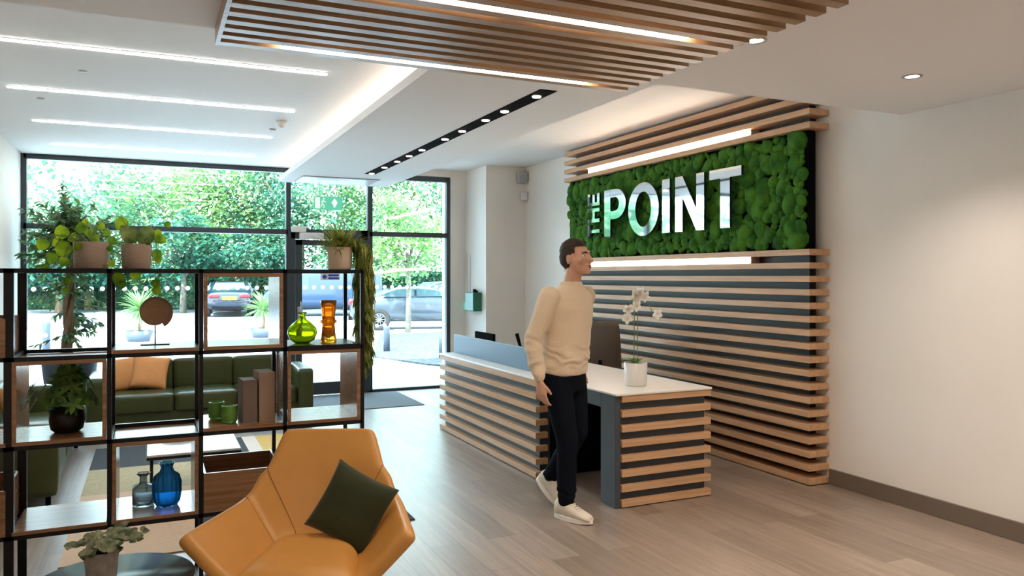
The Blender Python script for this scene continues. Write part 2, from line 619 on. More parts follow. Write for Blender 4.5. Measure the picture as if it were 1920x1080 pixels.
d1 = thing('door_1', 'glazed entrance door with dark frame between the two windows', 'door', ((MX[1] + MX[2]) / 2, YW, 0))
d1['kind'] = 'structure'
bm = NB()
member(bm, MX[1] + .03, MX[1] + .085, 0, 2.16); member(bm, MX[2] - .11, MX[2] - .022, 0, 2.16)
member(bm, MX[1] + .03, MX[2] - .022, 2.03, 2.16); member(bm, MX[1], MX[2], 2.86, 2.93)
obj('door_frame', bm, M_FRAME, d1, world=True, bevel=.004)
bm = NB()
member(bm, MX[1] + .09, MX[1] + .17, .01, 2.02, .05); member(bm, MX[2] - .19, MX[2] - .115, .01, 2.02, .05)
member(bm, MX[1] + .09, MX[2] - .115, 1.95, 2.02, .05); member(bm, MX[1] + .09, MX[2] - .115, .01, .17, .05)
lf = obj('door_leaf', bm, M_FRAME, d1, world=True, bevel=.003)
obj('pane', B1(MX[1] + .17, MX[2] - .19, YW, YW + .008, .17, 1.95), M_GLASS, d1, world=True)
obj('transom_pane', B1(MX[1] + .03, MX[2] - .022, YW, YW + .008, 2.16, 2.86), M_GLASS, d1, world=True)
bm = NB(); tube(bm, [(1.73, 10.16, .95), (1.73, 10.13, .95), (1.73, 10.13, 1.22), (1.73, 10.16, 1.22)], .009); box(bm, 1.70, 1.76, 10.17, 10.21, 1.0, 1.16)
obj('door_handle', bm, M_LGREY, d1, world=True)
dots(d1, 1.80, 2.44, 1.405)

w2 = thing('window_2', 'narrow clear glazed window with dark grey frame beside the white wall', 'window', ((MX[2] + MX[3]) / 2, YW, 0))
w2['kind'] = 'structure'
bm = NB()
member(bm, MX[2] - .022, MX[2] + .045, 0, 2.93); member(bm, MX[3] - .025, MX[3] + .03, 0, 2.93)
member(bm, MX[2], MX[3], 2.86, 2.93); member(bm, MX[2], MX[3], 2.085, 2.15); member(bm, MX[2], MX[3], 0, .035)
obj('window_frame', bm, M_FRAME, w2, world=True, bevel=.004)
for z0, z1 in ((.035, 2.085), (2.15, 2.86)):
    obj('pane', B1(MX[2] + .045, MX[3] - .025, YW, YW + .008, z0, z1), M_GLASS, w2, world=True)
dots(w2, MX[2] + .11, MX[3] - .03, 1.405, .105)
dots(w2, MX[2] + .11, MX[3] - .03, .885, .105)

# door operator, sign sticker, exit sign reflection built as a glowing panel
t = thing('door_closer', 'white powered door operator box over the entrance door', 'door closer', (1.85, YW - .05, 2.0))
obj('operator_body', B1(1.72, 2.02, YW - .12, YW - .031, 2.03, 2.11), M_WPLAS, t, world=True, bevel=.006)
obj('sensor', B1(1.62, 1.80, YW - .10, YW - .031, 2.115, 2.19), M_WPLAS, t, world=True, bevel=.006)
t = thing('door_sticker', 'small blue and white notice stuck on the entrance door glass', 'sticker', (2.12, YW - .004, 1.5))
obj('backing', B1(2.00, 2.25, YW - .005, YW - .002, 1.50, 1.585), M_WPLAS, t, world=True)
bm = NB()
box(bm, 2.10, 2.235, YW - .007, YW - .005, 1.548, 1.575); box(bm, 2.10, 2.235, YW - .007, YW - .005, 1.512, 1.538)
c = [bm.verts.new((2.05 + .028 * math.cos(a), YW - .007, 1.543 + .028 * math.sin(a))) for a in [2 * PI * k / 14 for k in range(14)]]
bm.faces.new(c)
obj('blue_print', bm, M_BLUE, t, world=True)
t = thing('exit_sign_reflection', 'pale green panel imitating an exit sign reflected in the glass above the door, with white running figure and arrow', 'sign', (2.02, 9.95, 2.5))
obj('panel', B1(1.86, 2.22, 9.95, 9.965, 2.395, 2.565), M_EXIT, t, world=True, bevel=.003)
bm = NB()
yy0, yy1 = 9.946, 9.9499
box(bm, 2.09, 2.15, yy0, yy1, 2.462, 2.492)                        # arrow shaft (vertical arrow drawn as block + head)
box(bm, 2.105, 2.135, yy0, yy1, 2.43, 2.53)
v = [bm.verts.new(p) for p in ((2.075, yy0, 2.485), (2.165, yy0, 2.485), (2.12, yy0, 2.545))]; bm.faces.new(v)
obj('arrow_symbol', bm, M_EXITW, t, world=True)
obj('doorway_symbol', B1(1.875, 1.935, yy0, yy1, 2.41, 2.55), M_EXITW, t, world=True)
bm = NB()
ball(bm, (1.985, 9.948, 2.535), (.012, .002, .012))
for a, b in (((1.98, 2.52), (1.965, 2.475)), ((1.965, 2.475), (1.99, 2.445)), ((1.99, 2.445), (1.98, 2.415)), ((1.965, 2.475), (1.945, 2.425)), ((1.978, 2.51), (2.01, 2.49)), ((1.978, 2.51), (1.95, 2.495))):
    tube(bm, [(a[0], 9.948, a[1]), (b[0], 9.948, b[1])], .006, 6)
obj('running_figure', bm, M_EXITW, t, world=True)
for x in (1.93, 2.15):
    bm = NB()
    tube(bm, [(x, 9.957, 2.565), (x, 9.957, 2.74)], .003, 6)
    obj('added_hanger', bm, M_LGREY, t, world=True)  # rods added to hold up the panel imitating the reflection

# first aid box etc on the return wall
t = thing('first_aid_cabinet', 'dark green first aid cabinet with window light painted into its pale front on the white return wall', 'first aid box', (3.96, 9.75, 1.1))
obj('cabinet_body', B1(3.90, 4.02, 9.62, 9.92, 1.08, 1.33), M_AIDG, t, world=True, bevel=.006)
obj('cabinet_front', B1(3.893, 3.90, 9.63, 9.91, 1.09, 1.32), M_AIDF, t, world=True, bevel=.002)
obj('latch', B1(3.96, 3.99, 9.74, 9.80, 1.33, 1.375), M_BLACK, t, world=True, bevel=.004)
obj('hinge', B1(3.93, 3.98, 9.66, 9.70, 1.33, 1.36), M_BLACK, t, world=True, bevel=.004)
t = thing('call_point', 'small green emergency door release on the white wall', 'call point', (4.01, 10.15, 1.1))
obj('release_body', B1(3.985, 4.02, 10.10, 10.19, 1.085, 1.18), M_EXIT, t, world=True, bevel=.004)
t = thing('fire_call_point', 'small red and white fire alarm point beside the green release', 'call point', (4.01, 10.0, 1.1))
obj('alarm_body', B1(3.985, 4.02, 9.965, 10.035, 1.07, 1.15), M_RED, t, world=True, bevel=.004)
tag(obj('cable_conduit', B1(4.008, 4.02, 10.02, 10.035, 1.2, 1.85), M_WPLAS), 'thin pale conduit rising above the red and white alarm point', 'conduit')
tag(obj('cable_conduit', B1(4.008, 4.02, 10.13, 10.145, 1.2, 1.9), M_WPLAS), 'thin pale conduit rising above the green door release', 'conduit')
t = thing('wall_mounted_sensor', 'small grey sensor box high in the corner of the recess', 'sensor', (4.5, 9.4, 2.8))
obj('sensor_body', B1(4.46, 4.58, 9.36, 9.47, 2.80, 2.94), M_LGREY, t, world=True, bevel=.01)
t = thing('motion_detector', 'small white detector below the grey sensor in the recess corner', 'sensor', (4.5, 9.4, 2.6))
obj('detector_body', B1(4.52, 4.59, 9.38, 9.46, 2.58, 2.68), M_WPLAS, t, world=True, bevel=.01)

# ------------------------------------------------------------------ ceiling fittings
slotx = (-.95, 1.08)
ordn = ['nearest to the slatted ceiling', 'second out from the slatted ceiling', 'second in from the window', 'nearest to the window']
for i, y in enumerate((5.33, 6.65, 7.99, 9.33)):
    t = thing('ceiling_strip_light', 'long white recessed strip light in the ceiling, ' + ordn[i], 'ceiling light', (.06, y, 2.93), 0, 'strip lights in the white ceiling')
    obj('trim', B1(slotx[0] - .01, slotx[1] + .01, y - .024, y + .024, 2.926, 2.9299), M_WPLAS, t, world=True)
    obj('diffuser', B1(slotx[0], slotx[1], y - .018, y + .018, 2.921, 2.9258), M_LEDN, t, world=True)

t = thing('spotlight_channel', 'long black recessed spotlight channel in the dropped ceiling', 'ceiling light', (2.3, 6.6, 2.74))
obj('channel', B1(2.24, 2.36, 4.40, 8.88, 2.735, 2.7399), M_BLACK, t, world=True)
for y in (4.57, 5.08, 5.43, 5.92, 6.33, 6.96, 7.36, 7.77, 8.25, 8.79):
    bm = NB(); lathe(bm, [(.028, 0), (.030, .004), (.030, .006)], (2.30, y, 2.728), 16)
    s = obj('spot_lamp', bm, M_SPOT, t, world=True)

t = thing('air_curtain', 'flush pale grey grille panel in the dropped ceiling near the door', 'vent', (2.1, 9.6, 2.74))
obj('grille_panel', B1(1.62, 2.55, 9.35, 9.92, 2.728, 2.7399), M_LGREY, t, world=True, bevel=.003)

# cove LED tapes on top of the raft
for nm, x0, x1, lb in (('cove_light', 1.56, 1.575, 'warm cove light strip along the dropped ceiling edge beside the strip lights'), ('cove_light', 2.70, 2.715, 'warm cove light strip along the dropped ceiling edge beside the slatted wall')):
    t = thing(nm, lb, 'cove light', ((x0 + x1) / 2, 7, 2.8))
    obj('led_tape', B1(x0, x1, 3.8, 9.9, 2.803, 2.812), M_COVE, t, world=True)

def downlight(x, y, z, label, glow=6):
    t = thing('downlight', label, 'ceiling light', (x, y, z), 0, 'round downlights in the lower ceiling')
    bm = NB(); lathe(bm, [(.036, 0.0), (.036, -.004), (.052, -.004), (.052, 0)], (0, 0, 0), 24)
    obj('bezel', bm, M_LGREY, t)
    bm = NB(); lathe(bm, [(.0, -.002), (.036, -.002), (.036, -.0005)], (0, 0, 0), 20)
    obj('lens', bm, M_SPOT, t)
    li = bpy.data.lights.new('downlight_beam', 'SPOT')
    li.energy = DL_E
    li.color = (1.0, 0.86, 0.72)
    li.spot_size = math.radians(125)
    li.spot_blend = 0.9
    li.shadow_soft_size = 0.04
    lo = bpy.data.objects.new('downlight_beam', li)
    C.objects.link(lo)
    lo.location = (x, y, z - .012)
DL_E = 34
downlight(3.76, 2.92, 2.64, 'round downlight in the lower ceiling near the white side wall')
downlight(2.53, 2.78, 2.64, 'round downlight tucked behind the ends of the ceiling slats')
for (x, y) in ((3.76, 1.1), (2.53, 1.1), (3.76, -.8), (2.53, -.8), (1.0, -.8), (-.4, -.8), (-.4, 1.0)):  # extra lamps outside the view, added to light the interior
    downlight(x, y, 2.64, 'round downlight in the lower ceiling over the front of the room, unseen and added to light the room')

bm = NB(); lathe(bm, [(0, -.055), (.02, -.055), (.034, -.035), (.036, -.02), (.05, -.018), (.05, 0)], (1.05, 7.15, 2.93), 20)
tag(obj('smoke_detector', bm, [M_WPLAS], smooth=False), 'small white smoke detector on the ceiling beside the strip lights', 'smoke detector')
bm = NB(); lathe(bm, [(0, -.012), (.03, -.012), (.033, 0)], (1.03, 7.55, 2.93), 16)
tag(obj('ceiling_sensor', bm, M_LGREY), 'tiny round sensor behind the smoke detector on the ceiling', 'sensor')
for (x, y, lb) in ((-.78, 7.0, 'tiny round sprinkler cap at the left side of the ceiling'), (-.42, 5.95, 'tiny round sprinkler cap between the first two strip lights')):
    bm = NB(); lathe(bm, [(0, -.006), (.025, -.006), (.027, 0)], (x, y, 2.93), 16)
    tag(obj('ceiling_sprinkler', bm, M_LGREY), lb, 'sprinkler')

# slatted ceiling raft
t = thing('slatted_ceiling', 'hanging ceiling raft of brown timber slats with two light strips', 'ceiling slats', (1.3, 2.6, 2.6))
bm = NB()
for k in range(17):
    y = 3.63 - k * .1056
    box(bm, .27, 2.36, y - .052, y, 2.565, 2.612)
obj('slat_panel', bm, M_CSLAT, t, world=True)
bm = NB()
for x in (.45, 1.3, 2.2):
    box(bm, x, x + .05, 1.9, 3.62, 2.6121, 2.6399)
obj('mounting_rail', bm, M_CSLAT, t, world=True)
obj('edge_board', B1(.252, .27, 1.85, 3.64, 2.566, 2.6399), M_CSLAT, t, world=True)
for y, lb in ((3.551, 0), (2.7062, 1)):
    e = obj('light_strip', B1(.53, 2.09, y - .025, y + .025, 2.573, 2.60), M_LED, t, world=True)

# ------------------------------------------------------------------ slatted feature wall
SX0 = 4.40
t = thing('slatted_wall', 'tall feature wall of oak battens over dark board behind the desk', 'feature wall', (4.5, 6.1, 0))
obj('backing_board', B1(4.535, 4.598, 4.40, 7.97, 0, 3.0), M_BACK, t, world=True)
bm = NB()
zs = [.03 + .1 * k for k in range(18)] + [2.672, 2.772, 2.872, 2.972]
for z in zs:
    box(bm, SX0, 4.599, 4.27, 8.02, z - .023, z + .023)
obj('slat_panel', bm, M_SLATY, t, world=True, bevel=.002)
for z, lb in ((2.723, 'warm white light bar above the moss panel on the slatted wall'), (1.681, 'warm white light bar below the moss panel on the slatted wall')):
    b = thing('light_bar', lb, 'wall light', (4.43, 6.2, z), 0, 'light bars on the slatted wall')
    obj('bar_body', B1(4.44, 4.53, 4.93, 7.52, z - .026, z + .026), M_LGREY, b, world=True)
    obj('diffuser', B1(4.418, 4.44, 4.96, 7.50, z - .022, z + .022), M_LED, b, world=True, bevel=.004)

t = thing('moss_panel', 'green preserved moss panel mounted on the slatted wall above the desk', 'moss panel', (4.47, 6.2, 2.2))
obj('tray', B1(4.465, 4.534, 4.345, 8.0, 1.757, 2.645), M_BLACK, t, world=True)
rnd = random.Random(4)
bm = NB()
pts = []
tries = 0
while tries < 5200:
    tries += 1
    r = rnd.choice((.035, .045, .055, .065, .08, .09)) if tries < 2000 else rnd.uniform(.022, .04)
    y, z = rnd.uniform(4.37, 7.96), rnd.uniform(1.775, 2.63)
    if all((y - a) ** 2 + (z - b) ** 2 > ((r + c) * .60) ** 2 for a, b, c in pts):
        pts.append((y, z, r))
for (y, z, r) in pts:
    m = Matrix.Rotation(rnd.uniform(-.3, .3), 4, 'Z') @ Matrix.Rotation(rnd.uniform(-.3, .3), 4, 'Y')
    z = min(max(z, 1.757 + r * .8), 2.648 - r * .8)
    y = max(y, 4.352 + r * .8)
    ball(bm, (4.452 + rnd.uniform(-.006, .010), y, z), (r * .52, r, r), 14, 9, m)
for v in bm.verts:
    n = noise.noise(v.co * 55) * .006
    v.co.x += n; v.co.y += noise.noise(v.co * 60 + Vector((9, 0, 0))) * .005; v.co.z += noise.noise(v.co * 58 + Vector((0, 7, 0))) * .005
mo = obj('moss', bm, M_MOSS, t, world=True)
mo['kind'] = 'stuff'

# letters of the sign
sg = thing('wall_sign', 'mirrored lettering reading THE POINT on the green moss panel', 'sign', (4.37, 6.1, 2.2))


def letter(polys, y_left, y_right, z0, z1, name, holes=None, rot=False):
    """polys: closed outlines in 0..1 x 0..1; the reader looks along +X, so u runs towards -Y"""
    bm = NB()
    for poly in polys:
        if poly == 'O':
            n = 40
            outer = [(.5 + .5 * math.cos(2 * PI * k / n), .5 + .5 * math.sin(2 * PI * k / n)) for k in range(n)]
            inner = [(.5 + .26 * math.cos(2 * PI * k / n), .5 + .33 * math.sin(2 * PI * k / n)) for k in range(n)]
            quads = [(outer[k], outer[(k + 1) % n], inner[(k + 1) % n], inner[k]) for k in range(n)]
        elif poly == 'Pbowl':
            n = 16
            quads = []
            for k in range(n):
                a0, a1 = PI / 2 - PI * k / n, PI / 2 - PI * (k + 1) / n
                def o_(a): return (.52 + .48 * math.cos(a), .69 + .31 * math.sin(a))
                def i_(a): return (.50 + .20 * math.cos(a), .69 + .145 * math.sin(a))
                quads.append((o_(a0), o_(a1), i_(a1), i_(a0)))
            quads.append(((.28, 1), (.52, 1), (.50, .835), (.28, .835)))
            quads.append(((.28, .545), (.50, .545), (.52, .38), (.28, .38)))
        else:
            quads = [poly]
        for q in quads:
            fr, bk = [], []
            for (u, v) in q:
                if rot:
                    u, v = 1 - v, u          # letter turned a quarter turn so that it reads upwards
                y = y_left + (y_right - y_left) * u
                z = z0 + (z1 - z0) * v
                fr.append(bm.verts.new((4.352, y, z)))
                bk.append(bm.verts.new((4.376, y, z)))
            f = bm.faces.new(fr); f.material_index = 0
            f = bm.faces.new(bk[::-1]); f.material_index = 1
            for k in range(len(q)):
                k2 = (k + 1) % len(q)
                f = bm.faces.new((fr[k], bk[k], bk[k2], fr[k2])); f.material_index = 1
    obj(name, bm, [M_MIRROR, M_LSIDE], sg, world=True)


R_ = lambda a, b, c, d: [(a, c), (b, c), (b, d), (a, d)]
ZA, ZB = 1.955, 2.455


def py(px):
    tt = (px - 960) / F
    return 4.352 * (.907 - .421 * tt) / (.907 * tt + .421)
YS = {'P': (7.12, 6.67), 'O': (6.615, 6.08), 'I': (6.00, 5.875), 'N': (5.78, 5.36), 'T': (5.31, 4.96)}
YS['P'] = (py(1133), py(1173)); YS['O'] = (py(1178), py(1235)); YS['I'] = (py(1241.5), py(1255.5)); YS['N'] = (py(1266), py(1320)); YS['T'] = (py(1330), py(1390))
letter([R_(0, .29, 0, 1), 'Pbowl'], *YS['P'], ZA, ZB, 'letter_p')
letter(['O'], *YS['O'], ZA - .012, ZB + .012, 'letter_o')
letter([R_(0, 1, 0, 1)], *YS['I'], ZA, ZB, 'letter_i')
letter([R_(0, .26, 0, 1), R_(.74, 1, 0, 1), [(.26, 1), (.26, .62), (.74, 0), (.74, .38)]], *YS['N'], ZA, ZB, 'letter_n')
letter([R_(0, 1, .84, 1), R_(.35, .65, 0, .84)], *YS['T'], ZA, ZB, 'letter_t')
yl, yr = py(1102), py(1124)
letter([R_(0, 1, .78, 1), R_(.38, .62, 0, .78)], yl, yr, 1.965, 2.11, 'letter_t', rot=True)
letter([R_(0, .24, 0, 1), R_(.76, 1, 0, 1), R_(.24, .76, .40, .60)], yl, yr, 2.135, 2.285, 'letter_h', rot=True)
letter([R_(0, .26, 0, 1), R_(.26, 1, .80, 1), R_(.26, .92, .41, .59), R_(.26, 1, 0, .20)], yl, yr, 2.315, 2.445, 'letter_e', rot=True)

# ------------------------------------------------------------------ reception desk
t = thing('reception_desk', 'long reception desk clad in oak slats with white worktop', 'desk', (3.1, 5.9, 0))
bm = NB()
for k in range(8):
    z = .03 + .1 * k
    box(bm, 2.66, 2.765, 5.30, 7.48, z - .023, z + .023)
obj('front_slats', bm, M_SLATY, t, world=True, bevel=.002)
obj('front_board', B1(2.712, 2.80, 5.335, 7.45, 0, .752), M_BACK, t, world=True)
obj('side_panel', B1(2.80, 3.56, 5.335, 5.37, .0, .72), M_BLACK, t, world=True)
obj('storage_pedestal', B1(2.80, 3.56, 5.375, 7.40, .0, .70), M_BLACK, t, world=True)
bm = NB()
for k in range(8):
    z = .03 + .1 * k
    box(bm, 2.845, 3.585, 4.385, 4.455, z - .023, z + .023)
    box(bm, 3.515, 3.585, 4.455, 5.28, z - .023, z + .023)
obj('end_slats', bm, M_SLATX, t, world=True, bevel=.002)
obj('end_board', B1(2.842, 3.553, 4.42, 4.50, 0, .748), M_BACK, t, world=True)
bm = NB(); box(bm, 2.80, 2.842, 4.40, 4.585, 0, .752); box(bm, 2.80, 2.842, 4.585, 5.335, .652, .752)
obj('leg_frame', bm, M_GREY, t, world=True, bevel=.003)
bm = NB(); box(bm, 2.79, 3.59, 4.375, 5.30, .7525, .768); box(bm, 2.655, 3.59, 5.30, 7.50, .7525, .768)
obj('worktop', bm, M_WHITE, t, world=True, bevel=.004)
obj('privacy_screen', B1(2.82, 2.845, 5.72, 7.50, .768, .955), M_SCREEN, t, world=True, bevel=.004)

t = thing('computer_monitor', 'black monitor edge showing above the blue grey desk screen', 'monitor', (3.1, 7.25, .768))
obj('display', B1(3.02, 3.05, 6.95, 7.42, .83, .985), M_BLACK, t, world=True, bevel=.005)
obj('stand', B1(3.05, 3.09, 7.13, 7.23, .775, .90), M_BLACK, t, world=True)
obj('foot', B1(2.99, 3.17, 7.06, 7.30, .7681, .776), M_BLACK, t, world=True, bevel=.003)
t = thing('desk_phone', 'black phone handset standing up behind the desk screen', 'telephone', (3.05, 6.3, .768))
bm = NB(); box(bm, 2.98, 3.14, 6.18, 6.36, .7681, .82); obj('phone_base', bm, M_BLACK, t, world=True, bevel=.01)
bm = NB(); tube(bm, [(3.03, 6.30, .81), (3.02, 6.32, .90), (3.0, 6.36, 1.03)], [.018, .013, .018], 10)
obj('handset', bm, M_BLACK, t, world=True)

# orchid on the desk
t = thing('potted_orchid', 'white orchid in a white pot on the reception desk', 'plant', (3.15, 4.68, .768))
bm = NB(); lathe(bm, [(.0, .0), (.070, 0), (.078, .01), (.084, .165), (.078, .165), (.074, .15), (0, .15)], (0, 0, 0), 32)
obj('pot', bm, M_WHITE, t)
bm = NB(); lathe(bm, [(0, .151), (.073, .152)], (0, 0, 0), 20); obj('soil', bm, M_SOIL, t)
bm = NB()
rnd = random.Random(11)
for k in range(5):
    a = k * .7 + .3
    leafshape(bm, Vector((0, 0, .15)), Vector((math.cos(a), math.sin(a), .9)), Vector((0, 0, 1)), .12, .045, .15, .5)
obj('leaves', bm, M_BUSH, t)
bm = NB()
fl = []
for (sgn, hgt, sp) in ((1, .52, .13), (-1, .50, .08)):
    path = []
    for k in range(14):
        q = k / 13
        ox = -sgn * .012 + sgn * sp * max(0, (q - .55) / .45) ** 1.4
        oz = .15 + hgt * math.sin(min(q / .75, 1) * PI / 2) - (.15 * max(0, (q - .75) / .25) ** 1.5)
        path.append(Vector((ox * CA, -ox * SA - .01 * q, oz)))
    tube(bm, path, .0028, 6)
    for k in (7, 9, 11, 13) if sgn > 0 else (6, 8, 10, 12, 13):
        fl.append(path[k] + Vector((rnd.uniform(-.025, .025), rnd.uniform(-.035, -.01), rnd.uniform(-.02, .02))))
obj('flower_stem', bm, M_STEM, t)
for c in fl:
    bm = NB()
    fd = Vector((rnd.uniform(-.9, .1), -1, rnd.uniform(-.2, .2))).normalized()
    u, v = frame_at(fd)
    for k in range(5):
        a = 2 * PI * k / 5 + .3
        dd = (u * math.cos(a) + v * math.sin(a)) + fd * .2
        leafshape(bm, c, dd, fd,   .046 if k % 2 else .042, .034, .1, .1, round_=True)
    ball(bm, c + fd * .006, .006, 8, 6)
    obj('flower', bm, M_PETAL, t)

# office chair
t = thing('office_chair', 'taupe backed office chair behind the reception desk', 'chair', (3.95, 6.62, 0), math.radians(165))
def slab(bm, w, h, n=14, m=10, th=.03, curve=.05, taper=.12, base=Vector((0, 0, 0))):
    g = []
    for side in (0, 1):
        gg = []
        for j in range(m + 1):
            v = j / m
            row = []
            for i in range(n + 1):
                u = i / n * 2 - 1
                ww = w / 2 * (1 - taper * v * v) * (1 - .25 * max(0, abs(v * 2 - 1) - .7) ** 1.5)
                row.append(bm.verts.new(base + Vector((u * ww, curve * u * u * -1 + (th if side else 0) * (1 - .6 * u ** 6), v * h))))
            gg.append(row)
        g.append(gg)
    for s in (0, 1):
        for j in range(m):
            for i in range(n):
                bm.faces.new((g[s][j][i], g[s][j][i + 1], g[s][j + 1][i + 1], g[s][j + 1][i]))
    for j in range(m):
        for i in (0, n):
            bm.faces.new((g[0][j][i], g[0][j + 1][i], g[1][j + 1][i], g[1][j][i]))
    for i in range(n):
        for j in (0, m):
            bm.faces.new((g[0][j][i], g[0][j][i + 1], g[1][j][i + 1], g[1][j][i]))
bm = NB(); slab(bm, .48, .56, base=Vector((0, .22, .56))); obj('backrest', bm, M_CHAIRG, t, smooth=True)
bm = NB(); loft(bm, [((0, 0, .44), .20, .20), ((0, 0, .45), .235, .23), ((0, 0, .49), .24, .235), ((0, 0, .51), .20, .20)], 24); obj('seat', bm, M_CHAIRG, t)
bm = NB(); tube(bm, [(0, 0, .08), (0, 0, .44)], [.035, .025], 12); tube(bm, [(0, .12, .43), (0, .27, .45), (0, .27, .75)], .018, 8); obj('column', bm, M_BLACK, t)
for k in range(5):
    a = 2 * PI * k / 5
    bm = NB(); tube(bm, [(0, 0, .10), (.27 * math.cos(a), .27 * math.sin(a), .065)], [.024, .014], 8)
    ball(bm, (.27 * math.cos(a), .27 * math.sin(a), .028), .028, 10, 8)
    obj('leg', bm, M_BLACK, t)

# ------------------------------------------------------------------ entrance mat and rug
tag(obj('entrance_mat', B1(1.35, 2.98, 8.92, 10.12, 0, .008), M_MAT), 'grey entrance mat on the floor in front of the door', 'mat')
bm = NB()
RZ = .008
for (x0, x1, y0, y1, mi) in ((-.45, .27, 4.74, 6.2, 0), (.27, 1.52, 4.74, 5.55, 2), (.27, .9, 5.55, 6.2, 1), (.9, 1.52, 5.55, 6.2, 0),
                             (-.45, .5, 6.2, 7.0, 1), (.5, .78, 6.2, 7.5, 2), (-.45, .5, 7.0, 7.5, 2), (-.45, .78, 7.5, 7.85, 2), (.78, .9, 6.2, 7.85, 4), (.9, 1.52, 6.2, 7.85, 3)):
    box(bm, x0, x1, y0, y1, 0.0005, RZ, mi)
tag(obj('area_rug', bm, [M_RTAN, M_RBEI, M_RCHA, M_RYEL, M_RPAL]), 'colour block rug of tan, beige, charcoal and mustard under the coffee table', 'rug')

# ------------------------------------------------------------------ metal shelving unit
SY0, SY1, CW = 4.00, 4.39, .39
ZT = 1.575
RW = .39
cols = [-.565 + CW * k for k in range(-2, 5)]                       # -1.345 .. .995 : uprights
cols = cols[1:]
rows = [ZT - RW * k for k in range(5)]                              # 1.575 ... .015
t = thing('shelving_unit', 'open black metal frame shelving unit with walnut box inserts', 'shelving', (0, 4.2, 0))
bw = .0095
bm = NB()
for i, x in enumerate(cols):
    w = .019 if i == 1 else bw
    for y in (SY0, SY1):
        box(bm, x - w, x + w, y - bw, y + bw, 0, ZT + bw)
obj('upright_posts', bm, M_BMET, t, world=True)
bm = NB()
for z in rows[:4] + [.03]:
    for y in (SY0, SY1):
        box(bm, cols[0], cols[-1], y - bw, y + bw, z - bw, z + bw)
    for x in cols:
        box(bm, x - bw, x + bw, SY0, SY1, z - bw, z + bw)
obj('rails', bm, M_BMET, t, world=True)


def cell(c, r):
    x0 = cols[c] + bw + .002; x1 = cols[c + 1] - bw - .002
    z1 = rows[r] - bw - .001; z0 = (rows[r + 1] if r < 3 else .03) + bw + .001
    return x0, x1, z0, z1


def walnut_box(c, r):
    x0, x1, z0, z1 = cell(c, r)
    th = .017
    bm = NB()
    y0, y1 = SY0 - .012, SY1 + .0
    box(bm, x0, x1, y0, y1, z0, z0 + th); box(bm, x0, x1, y0, y1, z1 - th, z1)
    box(bm, x0, x0 + th, y0, y1, z0 + th, z1 - th); box(bm, x1 - th, x1, y0, y1, z0 + th, z1 - th)
    obj('box_insert', bm, M_BOX, t, world=True, bevel=.001, label='open walnut box insert')


def board(c, r):
    x0, x1, z0, z1 = cell(c, r)
    obj('shelf_board', B1(x0, x1, SY0 - .012, SY1, z0 - .001, z0 + .016), M_BOX, t, world=True, bevel=.001, label='flat walnut shelf board')


def crate(c, r, hh=.19):
    x0, x1, z0, z1 = cell(c, r)
    th = .012
    bm = NB()
    y0, y1 = SY0 - .012, SY1
    box(bm, x0, x1, y0, y1, z0, z0 + th); box(bm, x0, x1, y0, y0 + th, z0 + th, z0 + hh); box(bm, x0, x1, y1 - th, y1, z0 + th, z0 + hh)
    box(bm, x0, x0 + th, y0 + th, y1 - th, z0 + th, z0 + hh); box(bm, x1 - th, x1, y0 + th, y1 - th, z0 + th, z0 + hh)
    obj('open_crate', bm, M_BOX, t, world=True, bevel=.001, label='open topped walnut crate')


walnut_box(3, 0); walnut_box(1, 1); walnut_box(4, 1); walnut_box(2, 2)
board(2, 0); board(3, 1); board(1, 2); board(0, 1)
crate(3, 2); crate(0, 0, .17); crate(0, 2, .20)
walnut_box(4, 3)
# thin black metal tops under the pots
for xa, xb in ((cols[1] + .02, cols[3]), (cols[4], cols[5])):
    obj('top_plate', B1(xa, xb, SY0 + .01, SY1 - .01, ZT, ZT + .0094), M_BMET, t, world=True)
x0, x1, z0, z1 = cell(4, 0)
obj('tray_plate', B1(x0, x1, SY0, SY1, z0 - .0009, z0 + .004), M_BMET, t, world=True)
ZTOP = ZT + .0096


def top_of(c, r, kind):
    x0, x1, z0, z1 = cell(c, r)
    return {'box': z0 + .0172, 'board': z0 + .0162, 'plate': z0 + .0042}[kind]


def qx(px, y):
    tt = (px - 960) / F
    return y * (.421 + .907 * tt) / (.907 - .421 * tt)


def qz(px, ypx, y):
    x = qx(px, y)
    return H - (ypx - 518) / F * (x * SA + y * CA)


# amber vase
y = 4.17
t = thing('amber_vase', 'tall amber glass vase with a ringed waist on the top shelf', 'vase', (qx(616, y), y, top_of(4, 0, 'plate')))
bm = NB()
pr = [(0, 0), (.040, 0), (.042, .01), (.036, .05), (.033, .095), (.035, .10), (.044, .105), (.044, .115), (.035, .12), (.034, .14), (.038, .18), (.044, .222), (.041, .222), (.034, .18), (.030, .14), (.030, .10), (.032, .04), (0, .02)]
lathe(bm, pr, (0, 0, 0), 32); obj('vase_body', bm, M_GAMBER, t)
# lime bottle
y = 4.13
t = thing('lime_glass_bottle', 'squat lime green glass bottle beside the amber vase', 'vase', (qx(567, y), y, top_of(4, 0, 'plate')))
bm = NB()
pr = [(0, .002), (.035, 0), (.062, .02), (.076, .055), (.072, .08), (.05, .105), (.022, .125), (.014, .14), (.015, .152), (.024, .158), (.024, .163), (.016, .160), (.010, .14), (.016, .124), (.045, .10), (.067, .078), (.071, .055), (.058, .024), (.03, .008), (0, .008)]
lathe(bm, pr, (0, 0, 0), 32); obj('bottle_body', bm, M_GGREEN, t)
